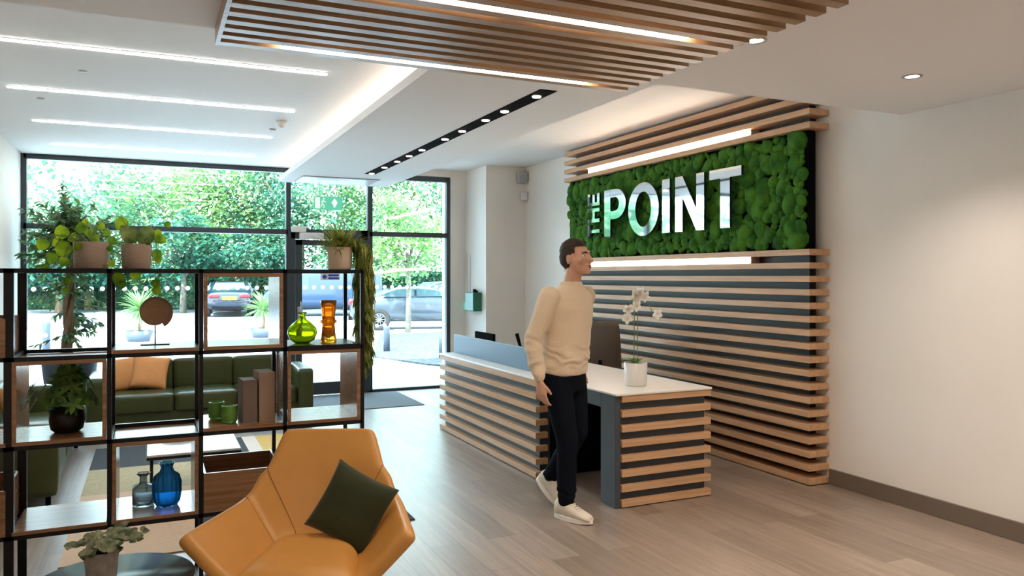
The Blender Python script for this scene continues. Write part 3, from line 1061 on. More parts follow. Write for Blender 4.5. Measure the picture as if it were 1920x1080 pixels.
# blue ribbed vase, smoke bottle
y = 4.15
t = thing('blue_ribbed_vase', 'ribbed blue glass vase in the walnut box', 'vase', (qx(313, y), y, top_of(2, 2, 'box')))
bm = NB()
s = 1.0
pr = [(0, .002), (.045, 0), (.058, .02), (.064, .06), (.065, .11), (.055, .145), (.032, .163), (.026, .18), (.030, .195), (.040, .203), (.036, .205), (.026, .195), (.022, .18), (.028, .162), (.050, .14), (.060, .11), (.059, .06), (.053, .024), (.04, .008), (0, .008)]
lathe(bm, [(r * .98, z * 1.02) for r, z in pr], (0, 0, 0), 112, rib=(14, .06)); obj('vase_body', bm, M_GBLUE, t)
y = 4.20
t = thing('smoke_glass_bottle', 'square shouldered smoke glass bottle beside the blue vase', 'bottle', (qx(269, y), y, top_of(2, 2, 'box')))
bm = NB()
pr = [(0, .002), (.045, 0), (.050, .006), (.050, .085), (.044, .098), (.022, .104), (.017, .115), (.017, .140), (.032, .155), (.030, .158), (.014, .140), (.013, .115), (.018, .10), (.040, .092), (.045, .082), (.045, .01), (0, .008)]
lathe(bm, pr, (0, 0, 0), 32); obj('bottle_body', bm, M_GSMOKE, t)
# shell on stand
y = 4.22
zb = top_of(2, 0, 'board')
t = thing('shell_ornament', 'round terracotta spiral disc ornament on a thin metal stand', 'ornament', (qx(291, y), y, zb))
bm = NB()
cc = (0, 0, qz(293, 585, y) - zb)
N = 60
def spiral_r(a):
    return .066 + .028 * (a / (2 * PI))
ang0 = -1.05
rng = []
for k in range(N + 1):
    a = 2 * PI * k / N
    rr = .064 + .020 * (1 - a / (2 * PI))
    aa = ang0 + a
    rng.append((rr * math.cos(aa), rr * math.sin(aa)))
vf = [bm.verts.new((x, -.012, cc[2] + z)) for x, z in rng]
vb = [bm.verts.new((x, .012, cc[2] + z)) for x, z in rng]
vf2 = [bm.verts.new((x * .82, -.020, cc[2] + z * .82)) for x, z in rng]
vb2 = [bm.verts.new((x * .82, .020, cc[2] + z * .82)) for x, z in rng]
for k in range(N):
    bm.faces.new((vf[k], vb[k], vb[k + 1], vf[k + 1]))
    bm.faces.new((vf[k], vf[k + 1], vf2[k + 1], vf2[k])); bm.faces.new((vb[k + 1], vb[k], vb2[k], vb2[k + 1]))
bm.faces.new((vf[0], vf2[0], vb2[0], vb[0])); bm.faces.new((vf[N], vb[N], vb2[N], vf2[N]))
bm.faces.new(vf2); bm.faces.new(vb2[::-1])
pth = []
for k in range(40):
    a = k / 39 * 3.6 * PI
    rr = .010 + .036 * (a / (3.6 * PI))
    pth.append((.018 + rr * math.cos(a + 1.2), -.0205, cc[2] - .004 + rr * math.sin(a + 1.2)))
obj('disc', bm, M_SHELL, t)
bm = NB(); tube(bm, pth, .0016, 6); obj('spiral_groove', bm, M_SHELL, t)
bm = NB(); tube(bm, [(0, 0, .004), (0, 0, cc[2] - .06)], .003, 8); box(bm, -.065, .065, -.02, .02, 0, .005)
obj('stand', bm, M_BMET, t)
# candles
for (px, yy, lb) in ((406, 4.24, 'small green glass candle jar further from the books'), (430, 4.10, 'small green glass candle jar nearer the books')):
    t = thing('candle_jar', lb, 'candle', (qx(px, yy), yy, top_of(3, 1, 'board')), 0, 'green candle jars')
    bm = NB(); lathe(bm, [(0, .001), (.030, 0), (.039, .012), (.040, .05), (.036, .078), (.038, .086), (.035, .087), (.032, .078), (.036, .05), (.035, .015), (0, .008)], (0, 0, 0), 28); obj('jar', bm, M_GCAND, t)
    bm = NB(); lathe(bm, [(0, .009), (.034, .012), (.034, .055), (0, .055)], (0, 0, 0), 24); obj('wax', bm, M_WAX, t)
# books
def book(px, yy, w, d, h, m, lb, rz):
    t = thing('book', lb, 'book', (qx(px, yy), yy, top_of(3, 1, 'board')), rz, 'upright books on the shelf')
    bm = NB(); box(bm, -w / 2, -w / 2 + .003, -d / 2, d / 2, 0, h); box(bm, w / 2 - .003, w / 2, -d / 2, d / 2, 0, h); box(bm, -w / 2, w / 2, -d / 2, -d / 2 + .004, 0, h)
    obj('cover', bm, m, t)
    obj('pages', B1(-w / 2 + .0031, w / 2 - .0031, -d / 2 + .0041, d / 2 - .005, .003, h - .001), M_PAPER, t)
book(464, 4.12, .072, .15, .212, M_BOOKA, 'shorter taupe book standing on the walnut shelf', .05)
book(495, 4.13, .078, .17, .247, M_BOOKB, 'taller tan book standing on the walnut shelf', .05)
bm = NB()

# ------------------------------------------------------------------ plants on and in the shelf


def pot(t, r0, r1, h, m, n=36, curve=0):
    bm = NB()
    lathe(bm, [(0, 0), (r0 * .94, 0), (r0, h * .06), (r0 + (r1 - r0) * .5 + curve, h * .5), (r1, h * .97), (r1 * .98, h), (r1 * .92, h), (r1 * .9, h * .9), (0, h * .88)], (0, 0, 0), n)
    obj('pot', bm, m, t)
    bm = NB(); lathe(bm, [(0, h * .885), (r1 * .89, h * .90)], (0, 0, 0), 20); obj('soil', bm, M_SOIL, t)


def placed_leaves(t, base, lst, y, hgt, m_leaf, stem_r=.0016):
    """lst: (pixel x, pixel y, size in m, dy)"""
    bl, bs = NB(), NB()
    W0 = W[t.name].inverted()
    for k, (px, ypx, s, dy) in enumerate(lst):
        yy = y + dy
        tip = W0 @ Vector((qx(px, yy), yy, qz(px, ypx, yy)))
        rootp = Vector((tip.x * .25, dy * .3, hgt * .93))
        out = Vector((tip.x, tip.y, 0))
        if out.length < .01:
            out = Vector((0, -1, 0))
        out.normalize()
        midp = (rootp + tip) / 2 + Vector((0, 0, .05 + .1 * max(0, hgt - tip.z)))
        if tip.z < hgt:
            midp = Vector((out.x * max(abs(tip.x) * .9, .09), tip.y * .8, hgt + .03))
        path = [rootp, (rootp + midp) / 2 + Vector((0, 0, .012)), midp, (midp + tip) / 2 + Vector((0, 0, .006)), tip + Vector((0, 0, s * .35))]
        tube(bs, path, stem_r, 5)
        dr = Vector((out.x * .5 + random.uniform(-.3, .3), random.uniform(-.2, .1), -.8 if tip.z < hgt else -.25))
        dr.normalize()
        up = Vector((random.uniform(-.25, .25), -1, .45))
        leafshape(bl, tip - dr * s * .45, dr, up, s, s * .95, .12, .15, round_=True)
    return bl, bs


random.seed(5)
y = 4.20
t = thing('potted_pothos', 'trailing bright green pothos in a wider beige pot on the shelving', 'plant', (qx(171, y), y, ZTOP), 0, 'beige pots on the shelving')
pot(t, .074, .077, .128, M_POTB)
L = [(x_, y_, s_ * .82, d_) for x_, y_, s_, d_ in [(80, 458, .072, -.06), (116, 436, .085, -.02), (119, 466, .095, -.08), (97, 484, .07, -.1), (120, 490, .06, -.09), (84, 502, .05, -.1), (152, 428, .07, 0), (137, 446, .06, .04), (168, 436, .06, .05), (189, 424, .05, .04),
     (178, 447, .055, -.05), (211, 452, .06, .02), (206, 466, .04, -.04), (209, 494, .045, -.06), (126, 528, .05, -.13), (123, 545, .04, -.13), (160, 418, .05, .06), (200, 437, .05, .08), (146, 462, .05, -.08), (104, 455, .05, .05)]]
bl, bs = placed_leaves(t, None, L, y, .128, M_POTHOS)
obj('leaves', bl, M_POTHOS, t); obj('stems', bs, M_STEM, t)
t = thing('potted_peperomia', 'round leafed plant in a narrower beige pot beside the pothos', 'plant', (qx(256, y), y, ZTOP), 0, 'beige pots on the shelving')
pot(t, .064, .069, .122, M_POTB)
L = [(228, 420, .075, .05), (268, 452, .05, -.03), (293, 440, .06, .02), (300, 449, .06, .04), (294, 478, .055, -.02), (296, 487, .04, -.04), (222, 522, .06, -.12), (228, 533, .045, -.12), (254, 516, .055, .13), (292, 532, .05, -.1), (294, 545, .045, -.1), (314, 421, .035, .03), (250, 448, .04, .0)]
bl, bs = placed_leaves(t, None, L, y, .122, M_POTHOS)
obj('small_leaves', bl, M_POTHOS, t); obj('stems', bs, M_STEM, t)
bm = NB()
W0 = W[t.name].inverted()
for (px, ypx, s, dv) in ((241, 438, .105, (-.50, 0, .60)), (274, 440, .105, (.28, 0, .75))):
    c = W0 @ Vector((qx(px, y - .05), y - .05, qz(px, ypx, y - .05)))
    dd = Vector(dv).normalized()
    leafshape(bm, c - dd * s * .5, dd, Vector((0, -1, .2)), s, s * .8, .08, .1, round_=True)
obj('large_leaves', bm, M_PEPER, t)

# trailing spiky plant
y = 4.20
t = thing('potted_trailing_plant', 'spiky trailing plant in a cream pot at the shelving end', 'plant', (qx(637, y), y, ZTOP))
pot(t, .062, .066, .122, M_POTW)
rnd = random.Random(7)
bm, b2 = NB(), NB()
for k in range(230):
    a = rnd.uniform(0, 2 * PI)
    el = rnd.uniform(.25, 1.45)
    L_ = rnd.uniform(.09, .17)
    d = Vector((math.cos(a) * math.cos(el), math.sin(a) * math.cos(el), math.sin(el)))
    p = Vector((rnd.uniform(-.035, .035), rnd.uniform(-.035, .035), .11))
    leafshape(bm, p, d, Vector((0, 0, 1)), L_, .010, .2, rnd.uniform(.2, .7))
for k in range(34):
    a = rnd.uniform(-1.2, .9)
    ox, oy = math.cos(a) * rnd.uniform(.085, .155), math.sin(a) * rnd.uniform(.05, .12) - .0
    ln = rnd.choice((.12, .2, .3, .4, .48)) * rnd.uniform(.8, 1.1)
    if ox < .13:
        ox = .085 + .07 * rnd.random()
    pth = [Vector((.03, oy * .2, .115)), Vector((ox * .6, oy * .6, .17)), Vector((ox, oy, .13)), Vector((ox * 1.05, oy * 1.05, .02))]
    zz = .02
    while zz > .02 - ln:
        zz -= .05
        pth.append(Vector((ox * 1.05 + rnd.uniform(-.01, .01), oy * 1.05 + rnd.uniform(-.01, .01), zz)))
    tube(b2, pth, .0014, 4)
    for q, p in enumerate(pth[1:]):
        pn = pth[min(q + 2, len(pth) - 1)]
        for j in range(7):
            pp = p.lerp(pn, j / 7)
            a2 = rnd.uniform(0, 2 * PI)
            leafshape(bm, pp, Vector((math.cos(a2) * .6, math.sin(a2) * .6, -.8)), Vector((0, 0, 1)), rnd.uniform(.045, .08), .009, .2, .3)
obj('foliage', bm, M_TRAIL, t); obj('stems', b2, M_STEM, t)

# plant in black pot
y = 4.18
t = thing('potted_schefflera', 'bushy dark green plant in a black pot in the walnut box', 'plant', (qx(126, y), y, top_of(1, 1, 'box')))
bm = NB()
lathe(bm, [(0, 0), (.05, 0), (.068, .015), (.075, .05), (.075, .112), (.071, .112), (.069, .095), (0, .092)], (0, 0, 0), 36); obj('pot', bm, M_POTK, t)
bm = NB(); lathe(bm, [(0, .093), (.068, .095)], (0, 0, 0), 20); obj('soil', bm, M_SOIL, t)
bm, b2 = NB(), NB()
rnd = random.Random(21)
for k in range(46):
    a = rnd.uniform(0, 2 * PI); el = rnd.uniform(.1, 1.4)
    rr = rnd.uniform(.07, .165)
    tip = Vector((math.cos(a) * math.cos(el) * rr * 1.0, math.sin(a) * math.cos(el) * rr * .9, .125 + math.sin(el) * rr * 1.05))
    tube(b2, [Vector((rnd.uniform(-.02, .02), 0, .09)), Vector((tip.x * .4, tip.y * .4, tip.z * .85)), tip], .0015, 4)
    n = rnd.choice((5, 6, 7))
    ax = Vector((math.cos(a), math.sin(a), .5)).normalized()
    u, v = frame_at(ax)
    for j in range(n):
        b = 2 * PI * j / n
        dd = u * math.cos(b) + v * math.sin(b) + ax * .35
        leafshape(bm, tip, dd, ax, rnd.uniform(.045, .065), .022, .12, .35)
obj('foliage', bm, M_BUSH, t); obj('stems', b2, M_STEM, t)

# ------------------------------------------------------------------ sofas
def cushion_block(bm, x0, x1, y0, y1, z0, z1, puff=.02, n=10):
    """rounded box with puffed faces"""
    vs = {}
    cx, cy, cz = (x0 + x1) / 2, (y0 + y1) / 2, (z0 + z1) / 2
    hx, hy, hz = (x1 - x0) / 2, (y1 - y0) / 2, (z1 - z0) / 2
    bm2 = bmesh.new()
    bmesh.ops.create_cube(bm2, size=2)
    bmesh.ops.subdivide_edges(bm2, edges=bm2.edges, cuts=n, use_grid_fill=True)
    rr = min(hx, hy, hz, .028)
    for v in bm2.verts:
        p = Vector((v.co.x * hx, v.co.y * hy, v.co.z * hz))
        q = Vector((max(-hx + rr, min(hx - rr, p.x)), max(-hy + rr, min(hy - rr, p.y)), max(-hz + rr, min(hz - rr, p.z))))
        d = p - q
        if d.length > 1e-6:
            p = q + d.normalized() * rr
        u, w, k = v.co.x, v.co.y, v.co.z
        pf = puff * (1 - u * u) * (1 - w * w) if abs(k) > .99 else (puff * (1 - u * u) * (1 - k * k) if abs(w) > .99 else puff * (1 - w * w) * (1 - k * k) if abs(u) > .99 else 0)
        ax = Vector((0, 0, k)) if abs(k) > .99 else (Vector((0, w, 0)) if abs(w) > .99 else Vector((u, 0, 0)) if abs(u) > .99 else Vector((0, 0, 0)))
        v.co = p + ax * pf + Vector((cx, cy, cz))
    mp = {v: bm.verts.new(v.co) for v in bm2.verts}
    for f in bm2.faces:
        nf = bm.faces.new([mp[v] for v in f.verts]); nf.smooth = True
    bm2.free()


def CB(*a, **k):
    bm = NB(); cushion_block(bm, *a, **k); return bm


t = thing('green_sofa', 'long olive green leather sofa in front of the window', 'sofa', (.5, 9.0, 0))
for k in range(3):
    x0 = -.40 + .61 * k
    obj('seat', CB(x0 + .003, x0 + .607, 8.56, 9.15, .18, .365, puff=.008), M_SOFA, t, world=True)
    obj('backrest', CB(x0 + .003, x0 + .607, 9.10, 9.36, .34, .665, puff=.006), M_SOFA, t, world=True)
obj('back_panel', B1(-.41, 1.44, 9.20, 9.34, .19, .61), M_SOFA, t, world=True, bevel=.02)
for x0 in (-.58, 1.43):
    obj('armrest', CB(x0, x0 + .17, 8.54, 9.38, .10, .55, puff=.008), M_SOFA, t, world=True)
obj('base', B1(-.42, 1.45, 8.60, 9.34, .09, .19), M_SOFA, t, world=True, bevel=.01)
for x in (-.50, 1.52):
    for yy in (8.62, 9.28):
        bm = NB(); tube(bm, [(x, yy, 0), (x, yy, .11)], .016, 8); obj('leg', bm, M_BLACK, t, world=True)

t = thing('green_wall_sofa', 'olive green leather sofa running along the left wall', 'sofa', (-.95, 7.0, 0))
for k in range(3):
    y0 = 6.06 + .62 * k
    obj('seat', CB(-1.12, -.58, y0 + .003, y0 + .617, .18, .365, puff=.008), M_SOFA, t, world=True)
    obj('backrest', CB(-1.325, -1.09, y0 + .003, y0 + .617, .34, .66, puff=.008), M_SOFA, t, world=True)
obj('armrest', CB(-1.325, -.56, 5.88, 6.05, .10, .58, puff=.008), M_SOFA, t, world=True)
obj('armrest', CB(-1.325, -.56, 7.93, 8.10, .10, .58, puff=.008), M_SOFA, t, world=True)
obj('base', B1(-1.31, -.60, 6.04, 7.94, .09, .19), M_SOFA, t, world=True, bevel=.01)
for x in (-1.25, -.62):
    for yy in (5.95, 8.02):
        bm = NB(); tube(bm, [(x, yy, 0), (x, yy, .11)], .016, 8); obj('leg', bm, M_BLACK, t, world=True)


def pillow_bm(s, th, n=18):
    bm = NB()
    g = {}
    for side in (1, -1):
        for i in range(n + 1):
            for j in range(n + 1):
                u, v = i / n * 2 - 1, j / n * 2 - 1
                edge = i in (0, n) or j in (0, n)
                if edge and side == -1:
                    g[(side, i, j)] = g[(1, i, j)]
                    continue
                h = th * ((1 - u ** 4) * (1 - v ** 4)) ** .55
                k = 1 - .075 * (1 - v * v) * abs(u) ** 2
                k2 = 1 - .075 * (1 - u * u) * abs(v) ** 2
                wr = .004 * noise.noise(Vector((u * 3, v * 3, side * 2)))
                g[(side, i, j)] = bm.verts.new((u * s / 2 * k, side * h + (0 if edge else wr), v * s / 2 * k2))
        for i in range(n):
            for j in range(n):
                q = (g[(side, i, j)], g[(side, i + 1, j)], g[(side, i + 1, j + 1)], g[(side, i, j + 1)])
                f = bm.faces.new(q if side == -1 else q[::-1]); f.smooth = True
    return bm


def pillow(name, label, m, loc, rot, s, th, group=None):
    o = obj(name, pillow_bm(s, th), m)
    o.location = loc
    o.rotation_euler = rot
    tag(o, label, 'cushion', group)
    return o


pillow('throw_pillow', 'apricot cushion leaning in front on the green sofa', M_OCUSH, (-.015, 8.985, .545), (math.radians(-20), math.radians(9), .04), .36, .055, 'apricot cushions on the window sofa')
pillow('throw_pillow', 'apricot cushion half hidden behind its neighbour on the green sofa', M_OCUSH, (-.26, 9.045, .53), (math.radians(-16), math.radians(-6), -.06), .36, .05, 'apricot cushions on the window sofa')
pillow('throw_pillow', 'orange cushion on the left wall sofa seen past the shelving edge', M_OCUSH, (-.99, 7.1, .54), (math.radians(-14), 0, PI / 2), .34, .055)

# coffee table
t = thing('coffee_table', 'low coffee table with pale top and black frame on the rug', 'table', (.25, 6.05, 0))
obj('tabletop', B1(-.03, .57, 5.72, 6.42, .335, .352), M_CTOP, t, world=True, bevel=.006)
bm = NB()
for (x0, x1, y0, y1) in ((-.03, .57, 5.72, 5.74), (-.03, .57, 6.40, 6.42), (-.03, -.01, 5.74, 6.40), (.55, .57, 5.74, 6.40)):
    box(bm, x0, x1, y0, y1, .318, .3349)
obj('apron', bm, M_BMET, t, world=True)
for (x, yy) in ((0, 5.75), (.54, 5.75), (0, 6.39), (.54, 6.39)):
    bm = NB(); tube(bm, [(x, yy, .008), (x, yy, .32)], .011, 8); obj('leg', bm, M_BMET, t, world=True)
bm = NB(); lathe(bm, [(0, 0), (.10, 0), (.125, .012), (.128, .03), (.122, .03), (.115, .012), (0, .008)], (.19, 6.22, .3525), 30)
tag(obj('round_tray', bm, M_BOX, loc=(.19, 6.22, .3525), world=True), 'dark round tray on the pale coffee table', 'tray')

# ------------------------------------------------------------------ ficus in tall planter
FX, FY = -.80, 9.62
t = thing('ficus_tree', 'tall leafy ficus tree in a slate grey planter behind the sofa', 'tree', (FX, FY, 0))
bm = NB()
for (a, b, z0, z1) in ((.19, .25, 0, .66),):
    lathe(bm, [(0, 0), (.20, 0), (.27, .64), (.27, .66), (.245, .66), (.24, .60), (0, .60)], (0, 0, 0), 4 * 8)
obj('planter', bm, M_PLANT, t)
bm = NB(); lathe(bm, [(0, .602), (.238, .605)], (0, 0, 0), 20); obj('soil', bm, M_SOIL, t)
rnd = random.Random(3)
bm = NB()
tops = []
for k in range(3):
    pth, rad = [], []
    ph = k * 2.1
    for q in range(16):
        z = .58 + q * .092
        a = ph + q * .5
        pth.append(Vector((.032 * math.cos(a) - .03 + .01 * q / 3, .032 * math.sin(a), z)))
        rad.append(.034 - q * .0012)
    tube(bm, pth, rad, 8)
    tops.append(pth[-1])
bl = NB()
def spray(p0, d, L_, n, s):
    pts = [p0 + d * (L_ * q / 4) - Vector((0, 0, .12 * L_ * (q / 4) ** 2)) for q in range(5)]
    tube(bm, pts, [.006, .005, .004, .003, .002], 5)
    for j in range(n):
        q = rnd.uniform(.15, 1) * 4
        i = min(int(q), 3)
        p = pts[i].lerp(pts[i + 1], q - i)
        dd = (d + Vector((rnd.uniform(-1, 1), rnd.uniform(-1, 1), rnd.uniform(-1.1, .5)))).normalized()
        leafshape(bl, p, dd, Vector((rnd.uniform(-.4, .4), -.5, 1)), s * rnd.uniform(.8, 1.25), s * .42, .2, .35)
for k in range(100):
    a = rnd.uniform(0, 2 * PI); el = rnd.uniform(-.25, 1.25)
    p0 = tops[k % 3] + Vector((rnd.uniform(-.05, .05), rnd.uniform(-.05, .05), rnd.uniform(-.28, .05)))
    d = Vector((math.cos(a) * math.cos(el), math.sin(a) * math.cos(el) * .8, math.sin(el)))
    if FX + p0.x + d.x * .5 < XL + .03:
        d.x = abs(d.x) * .4
    spray(p0, d, rnd.uniform(.3, .68), 28, .08)
for k in range(34):
    z = rnd.uniform(.9, 1.7)
    a = rnd.uniform(0, 2 * PI)
    d = Vector((math.cos(a), math.sin(a) * .8, rnd.uniform(-.3, .4))).normalized()
    spray(Vector((-.02, 0, z)), d, rnd.uniform(.2, .40), 16, .075)
for v in bl.verts:
    v.co.x = max(v.co.x, XL + .03 - FX)
    v.co.y = min(v.co.y, YW - .09 - FY)
for v in bm.verts:
    v.co.x = max(v.co.x, XL + .03 - FX)
    v.co.y = min(v.co.y, YW - .09 - FY)
obj('trunk', bm, M_BARK, t)
obj('foliage', bl, M_FICUS, t)

# ------------------------------------------------------------------ mustard armchair
def armchair(label, loc, rz):
    t = thing('lounge_armchair', label, 'armchair', loc, rz, 'mustard lounge armchairs')
    # local: -y is the front. shell rows run from seat centre outwards
    bm = NB()
    P = lambda *a: bm.verts.new(a)
    pts = {}
    for sd, q in ((-1, 'l'), (1, 'r')):
        for nm, (x, y, z) in {'bt': (.228, .385, .852), 'wg': (.290, .285, .70), 'cc': (.330, .205, .588), 'at': (.440, -.325, .590), 'sr': (.178, .122, .385), 'sk': (.085, .150, .385), 'sf': (.250, -.330, .400)}.items():
            pts[nm + q] = P(sd * x, y, z)
    F_ = lambda *n: bm.faces.new([pts[k] for k in n])
    F_('wgl', 'wgr', 'btr', 'btl'); F_('skl', 'skr', 'wgr', 'wgl')
    F_('ccl', 'srl', 'skl', 'wgl'); F_('skr', 'srr', 'ccr', 'wgr')
    F_('atl', 'sfl', 'srl', 'ccl'); F_('sfr', 'atr', 'ccr', 'srr')
    # seat floor between the two sides
    m1, m2 = P(-.085, -.345, .385), P(.085, -.345, .385)
    bm.faces.new((pts['sfl'], m1, pts['skl'], pts['srl'])); bm.faces.new((m1, m2, pts['skr'], pts['skl'])); bm.faces.new((m2, pts['sfr'], pts['srr'], pts['skr']))
    seams = [(pts[a_].co.copy(), pts[b_].co.copy()) for a_, b_ in (('wgl', 'skl'), ('ccl', 'srl'), ('wgr', 'skr'), ('ccr', 'srr'))]
    bmesh.ops.recalc_face_normals(bm, faces=bm.faces)
    bmesh.ops.subdivide_edges(bm, edges=bm.edges[:], cuts=5, use_grid_fill=True)
    tr = []
    for (p, q) in seams:
        d = (q - p); L_ = d.length; d.normalize()
        tr.append(sorted([v for v in bm.verts if ((v.co - p) - d * (v.co - p).dot(d)).length < 1e-4 and -1e-4 < (v.co - p).dot(d) < L_ + 1e-4], key=lambda v: (v.co - p).dot(d)))
    for v in bm.verts:                      # softly hollow back
        if v.co.z > .42:
            v.co.y += .035 * max(0, 1 - (v.co.x / .22) ** 2) * max(0, 1 - ((v.co.z - .62) / .22) ** 2)
    bmesh.ops.smooth_vert(bm, verts=bm.verts[:], factor=.5, use_axis_x=True, use_axis_y=True, use_axis_z=True)
    bmesh.ops.smooth_vert(bm, verts=bm.verts[:], factor=.5, use_axis_x=True, use_axis_y=True, use_axis_z=True)
    cen = Vector((0, -.1, .75))
    bm.normal_update()
    paths = []
    for vs_ in tr:
        pp = []
        for v in vs_:
            n_ = v.normal if v.normal.dot(cen - v.co) > 0 else -v.normal
            pp.append(v.co + n_ * .0015)
        paths.append(pp)
    # make the shell normals face the sitter
    if sum(f.normal.dot(cen - f.calc_center_median()) for f in bm.faces) < 0:
        bmesh.ops.reverse_faces(bm, faces=bm.faces[:])
    o = obj('shell', bm, M_ORANGE, t, norm=False)
    sm = o.modifiers.new('solid', 'SOLIDIFY'); sm.thickness = .062; sm.offset = -1.0; sm.use_even_offset = False
    sm = o.modifiers.new('sub', 'SUBSURF'); sm.levels = 2; sm.render_levels = 2
    for p in o.data.polygons: p.use_smooth = True
    for pp in paths:
        b3 = NB(); tube(b3, pp, .0022, 6); obj('seam', b3, M_SEAM, t)
    # seat pad
    bm = NB()
    n = 14
    g = []
    for j in range(n + 1):
        v = j / n
        row = []
        for i in range(n + 1):
            u = i / n * 2 - 1
            w = .245 * (1 - v) + .180 * v
            x = u * w * (1 - .03 * (2 * v - 1) ** 2)
            yv = -.385 + .53 * v - .015 * (1 - u * u) * (1 - v) * 2
            e = max(0, 1 - u ** 6) * max(0, 1 - (2 * v - 1) ** 8)
            z = .40 + .055 * e ** .5 + .012 * (1 - u * u) - .015 * v
            row.append(bm.verts.new((x, yv, z)))
        g.append(row)
    for j in range(n):
        for i in range(n):
            bm.faces.new((g[j][i], g[j][i + 1], g[j + 1][i + 1], g[j + 1][i]))
    rim = [g[0][i] for i in range(n + 1)] + [g[j][n] for j in range(1, n + 1)] + [g[n][i] for i in range(n - 1, -1, -1)] + [g[j][0] for j in range(n - 1, 0, -1)]
    low = [bm.verts.new((v.co.x * .98, v.co.y * .98, .37)) for v in rim]
    for k in range(len(rim)):
        bm.faces.new((rim[k], low[k], low[(k + 1) % len(rim)], rim[(k + 1) % len(rim)]))
    bm.faces.new(low)
    o = obj('seat_pad', bm, M_ORANGE, t, smooth=True)
    o.modifiers.new('sub', 'SUBSURF').render_levels = 1
    # legs
    for sx in (-1, 1):
        for (fy, yy) in ((-.20, -.30), (.10, .24)):
            bm = NB(); tube(bm, [(sx * .16, fy, .33), (sx * .30, yy, 0)], .0085, 8); obj('leg', bm, M_BMET, t)
    bm = NB(); tube(bm, [(-.16, -.20, .325), (.16, -.20, .325), (.16, .10, .32), (-.16, .10, .32), (-.16, -.20, .325)], .008, 8); obj('base_frame', bm, M_BMET, t)
    return t
FLIP = True
AX, AY, ARZ = .61, 3.30, math.radians(-22)
arm = armchair('mustard leather lounge armchair holding a dark green cushion', (AX, AY, 0), ARZ)
arm2 = dup(arm, (-.98, 3.0, 0), math.radians(24), 'mustard leather lounge armchair at the picture edge beyond the round table')

o = pillow('dark_green_cushion', 'dark green square cushion resting on the mustard armchair', M_GCUSH, (0, 0, 0), (0, 0, 0), .305, .05)
m = W[arm.name] @ Matrix.Translation((.155, .055, .565)) @ Matrix.Rotation(math.radians(-10), 4, 'Z') @ Matrix.Rotation(math.radians(-22), 4, 'X') @ Matrix.Rotation(math.radians(24), 4, 'Y')
o.location = m.to_translation()
o.rotation_euler = m.to_euler()

# round side table with eucalyptus
TX, TY = -.125, 3.167
t = thing('round_side_table', 'round black side table beside the mustard armchair', 'table', (TX, TY, 0))
bm = NB(); lathe(bm, [(0, .426), (.255, .426), (.272, .432), (.275, .443), (.272, .45), (0, .45)], (0, 0, 0), 64); obj('tabletop', bm, M_TABLE, t)
bm = NB(); tube(bm, [(0, 0, .01), (0, 0, .428)], .02, 12); obj('pedestal', bm, M_BMET, t)
bm = NB(); lathe(bm, [(0, 0), (.18, 0), (.18, .008), (0, .014)], (0, 0, 0), 40); obj('foot_plate', bm, M_BMET, t)

PX_, PY_ = -.165, 3.19
t = thing('potted_eucalyptus', 'grey green eucalyptus in a concrete pot on the round table', 'plant', (PX_, PY_, .4505))
pot(t, .050, .058, .105, M_POTG)
rnd = random.Random(9)
bm, b2 = NB(), NB()
for k in range(26):
    a = rnd.uniform(0, 2 * PI)
    el = rnd.uniform(.45, 1.25) if math.sin(a) > -.3 else rnd.uniform(.8, 1.3)
    L_ = rnd.uniform(.09, .19) * (1.2 if el < .7 else .8)
    d = Vector((math.cos(a) * math.cos(el), math.sin(a) * math.cos(el), math.sin(el)))
    pts = [Vector((0, 0, .09)) + d * (L_ * q / 5) + Vector((0, 0, -.04 * (q / 5) ** 2 + .02 * math.sin(q))) for q in range(6)]
    tube(b2, pts, .0013, 4)
    for q in range(1, 6):
        for sd in (-1, 1):
            s = d.cross(Vector((0, 0, 1))).normalized() * sd
            leafshape(bm, pts[q], (s + d * .5 + Vector((0, 0, rnd.uniform(-.4, .5)))), Vector((rnd.uniform(-.5, .5), -1, .8)), rnd.uniform(.024, .038), .023, .12, .2, round_=True)
obj('leaves', bm, M_EUCA, t); obj('stems', b2, M_STEM, t)

# ------------------------------------------------------------------ person
pr = thing('person', 'person in cream jumper, dark trousers and pale trainers walking past the desk', 'person', (2.46, 4.46, 0), math.radians(25.5))
# local: -y forward, -x the person's right hand
def V(*a): return Vector(a)
pel = V(0, .02, .95)
chest = V(0, -.02, 1.30)
neck = V(0, -.045, 1.49)
headc = V(0, -.085, 1.665)
Rsh, Lsh = V(-.200, -.015, 1.43), V(.200, -.02, 1.43)
Rel, Lel = V(-.275, .06, 1.14), V(.26, .13, 1.15)
Rwr, Lwr = V(-.285, .0, .90), V(.255, .07, .91)
Rhip, Lhip = V(-.09, .02, .92), V(.09, .02, .92)
Rkn, Lkn = V(-.095, -.075, .50), V(.09, -.03, .52)
Ran, Lan = V(-.10, -.075, .085), V(.075, .20, .17)


def limb(bm, pts, rad, n=16):
    tube(bm, pts, rad, n)
    for p, r in zip(pts, rad):
        ball(bm, p, r * 1.0, 14, 10)


def fleshy(a, b, ra, rm, rb, k=6):
    pts, rs = [], []
    for i in range(k + 1):
        q = i / k
        pts.append(a.lerp(b, q))
        rs.append(ra * (1 - q) ** 2 + 2 * rm * q * (1 - q) + rb * q * q)
    return pts, rs


